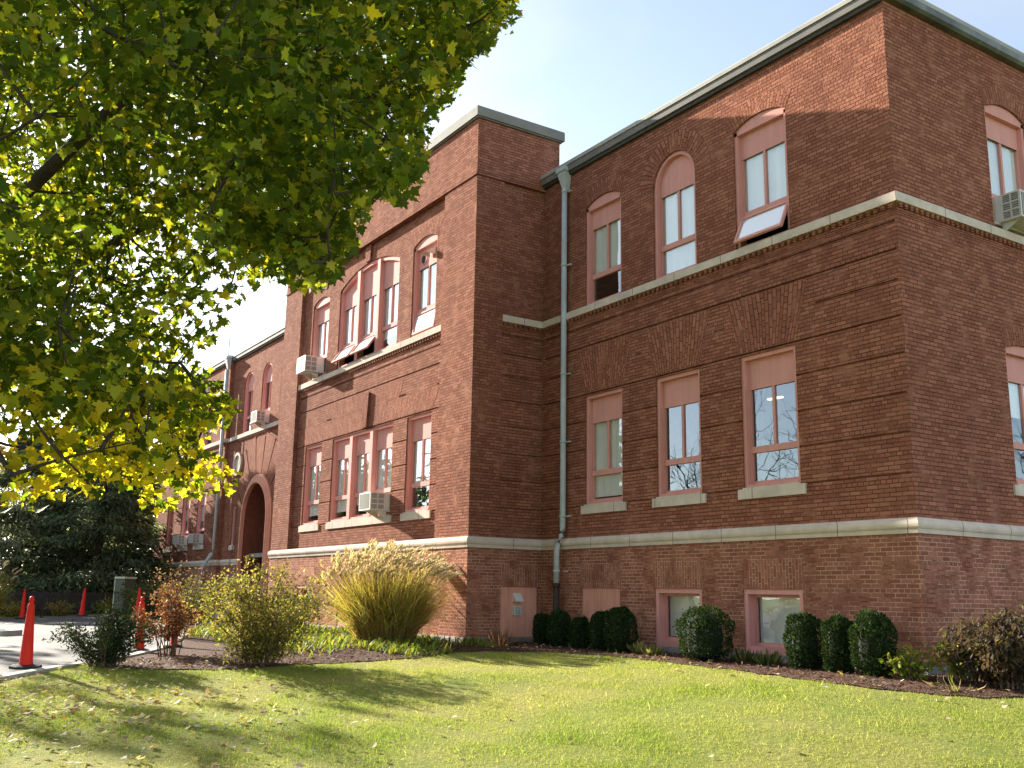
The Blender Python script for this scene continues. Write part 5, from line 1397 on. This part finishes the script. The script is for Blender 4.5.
# ---------------------------------------------------------------- plumed grasses
def plume_grass(x, y, h, sp, label, n=3000, npl=70, seed=80, cols=None, group=None):
    r = np.random.default_rng(seed); root = empty('plume_grass', (x, y, Z(x, y))); tag(root, label, 'ornamental grass', group)
    cols = cols or [(.34, .29, .07), (.44, .36, .11), (.24, .24, .05), (.52, .42, .20)]
    segs = 6; V = []; P = []; C = []
    a = r.uniform(0, 2 * np.pi, n); q = r.random(n) ** .55
    L_ = h * r.uniform(.45, 1.05, n) ** .9; base = np.stack([.20 * sp * np.cos(a) * q, .20 * sp * np.sin(a) * q], -1)
    reach = sp * .36 * q * r.uniform(.1, 1.35, n); wv = r.uniform(.004, .012, n)
    dr = np.where(r.random(n) < .6, r.uniform(.15, .75, n), r.uniform(0, .12, n))
    t = np.linspace(0, 1, segs)[None, :]
    rr = reach[:, None] * t ** 1.55
    zz = L_[:, None] * (t - dr[:, None] * t ** 3) * np.sqrt(np.clip(1 - .35 * (reach / h)[:, None] ** 2, .3, 1))
    a2 = a + r.normal(0, .45, n)
    wob = r.normal(0, .06, (n, segs, 2)).cumsum(1)
    cx = base[:, :1] + rr * np.cos(a2)[:, None] + wob[:, :, 0] * t; cy = base[:, 1:] + rr * np.sin(a2)[:, None] + wob[:, :, 1] * t
    wx, wy = -np.sin(a2), np.cos(a2); ph = r.uniform(0, np.pi, n); wx, wy = np.cos(ph), np.sin(ph)
    wt = wv[:, None] * (1 - t ** 2 * .95)
    Lft = np.stack([cx - wx[:, None] * wt, cy - wy[:, None] * wt, zz], -1); Rgt = np.stack([cx + wx[:, None] * wt, cy + wy[:, None] * wt, zz], -1)
    V = np.stack([Lft, Rgt], 2).reshape(n * segs * 2, 3)
    k = np.arange(n)[:, None] * segs * 2 + np.arange(segs - 1)[None, :] * 2
    Fq = np.stack([k, k + 1, k + 3, k + 2], -1).reshape(-1, 4)
    me = bpy.data.meshes.new('blades'); me.from_pydata(V.tolist(), [], Fq.tolist())
    at = me.color_attributes.new('Col', 'FLOAT_COLOR', 'POINT'); c = np.ones((n, segs * 2, 4), np.float32); c[:, :, :3] = palette(n, cols, [3, 3, 2, 1.4], .38, r)[:, None, :]
    tt = np.repeat(t[0], 2)[None, :, None]
    straw = np.array([.40, .28, .13]); c[:, :, :3] = c[:, :, :3] * np.clip(tt * 2.2, 0, 1) + straw * (1 - np.clip(tt * 2.2, 0, 1)) * .8
    at.data.foreach_set('color', c.ravel()); me.materials.append(MAT['shrub_leaf'])
    o = bpy.data.objects.new('blades', me); COL.objects.link(o); o.parent = root
    # plumes: stalks with a feathery head bent over by the breeze
    st = MB(); pp = []; pt = []
    for i in range(npl):
        aa = r.uniform(0, 2 * np.pi); qq = r.random() ** .5
        e = np.array([sp * .46 * qq * math.cos(aa), sp * .46 * qq * math.sin(aa), h * r.uniform(.84, 1.10) * (1 - .20 * qq ** 2)])
        pth = curve((.1 * sp * qq * math.cos(aa), .1 * sp * qq * math.sin(aa), 0), e, (-e[0] * .15, -e[1] * .15, .0), 5)
        st.tube(pth, [.005, .004, .004, .003, .002], 3, cap=False)
        hd = unit(np.array([e[0] * .3 + .12, e[1] * .3, .5])[None])[0]
        for s in np.linspace(0, 1, 16):
            p = e + hd * .22 * s + np.array([.15, .03, -.06]) * s * s
            for _ in range(3): pp.append(p); pt.append(hd * .9 + rdir(1, r)[0] * .5 + np.array([.25, .05, -.05]))
    st.build('stalks', 'twig', root)
    pp = np.array(pp); pt = np.array(pt); n = len(pp)
    cards('plumes', OVAL, OVAL_P, pp, pt, rdir(n, r), r.uniform(.045, .09, n), palette(n, [(.66, .56, .43), (.75, .66, .53), (.52, .42, .30)], [2, 2, 1], .12, r), 'dry_leaf', root, wscale=.55)
    return root
plume_grass(-10.2, -3.3, 1.75, 2.9, 'big round clump of golden plumed grass by the corner of the projecting block', 7000, 260)
YG = [(.20, .22, .04), (.30, .28, .06), (.14, .17, .035), (.38, .32, .10)]
plume_grass(-33.6, -8.3, 2.0, 2.2, 'tall yellow green grass hedge beyond the drive, beside the cones', 2200, 20, 81, YG, 'tall grass beyond the drive')
plume_grass(-33.6, -10.0, 2.2, 2.4, 'second clump of tall grass, farther out along the drive', 1800, 20, 82, YG, 'tall grass beyond the drive')
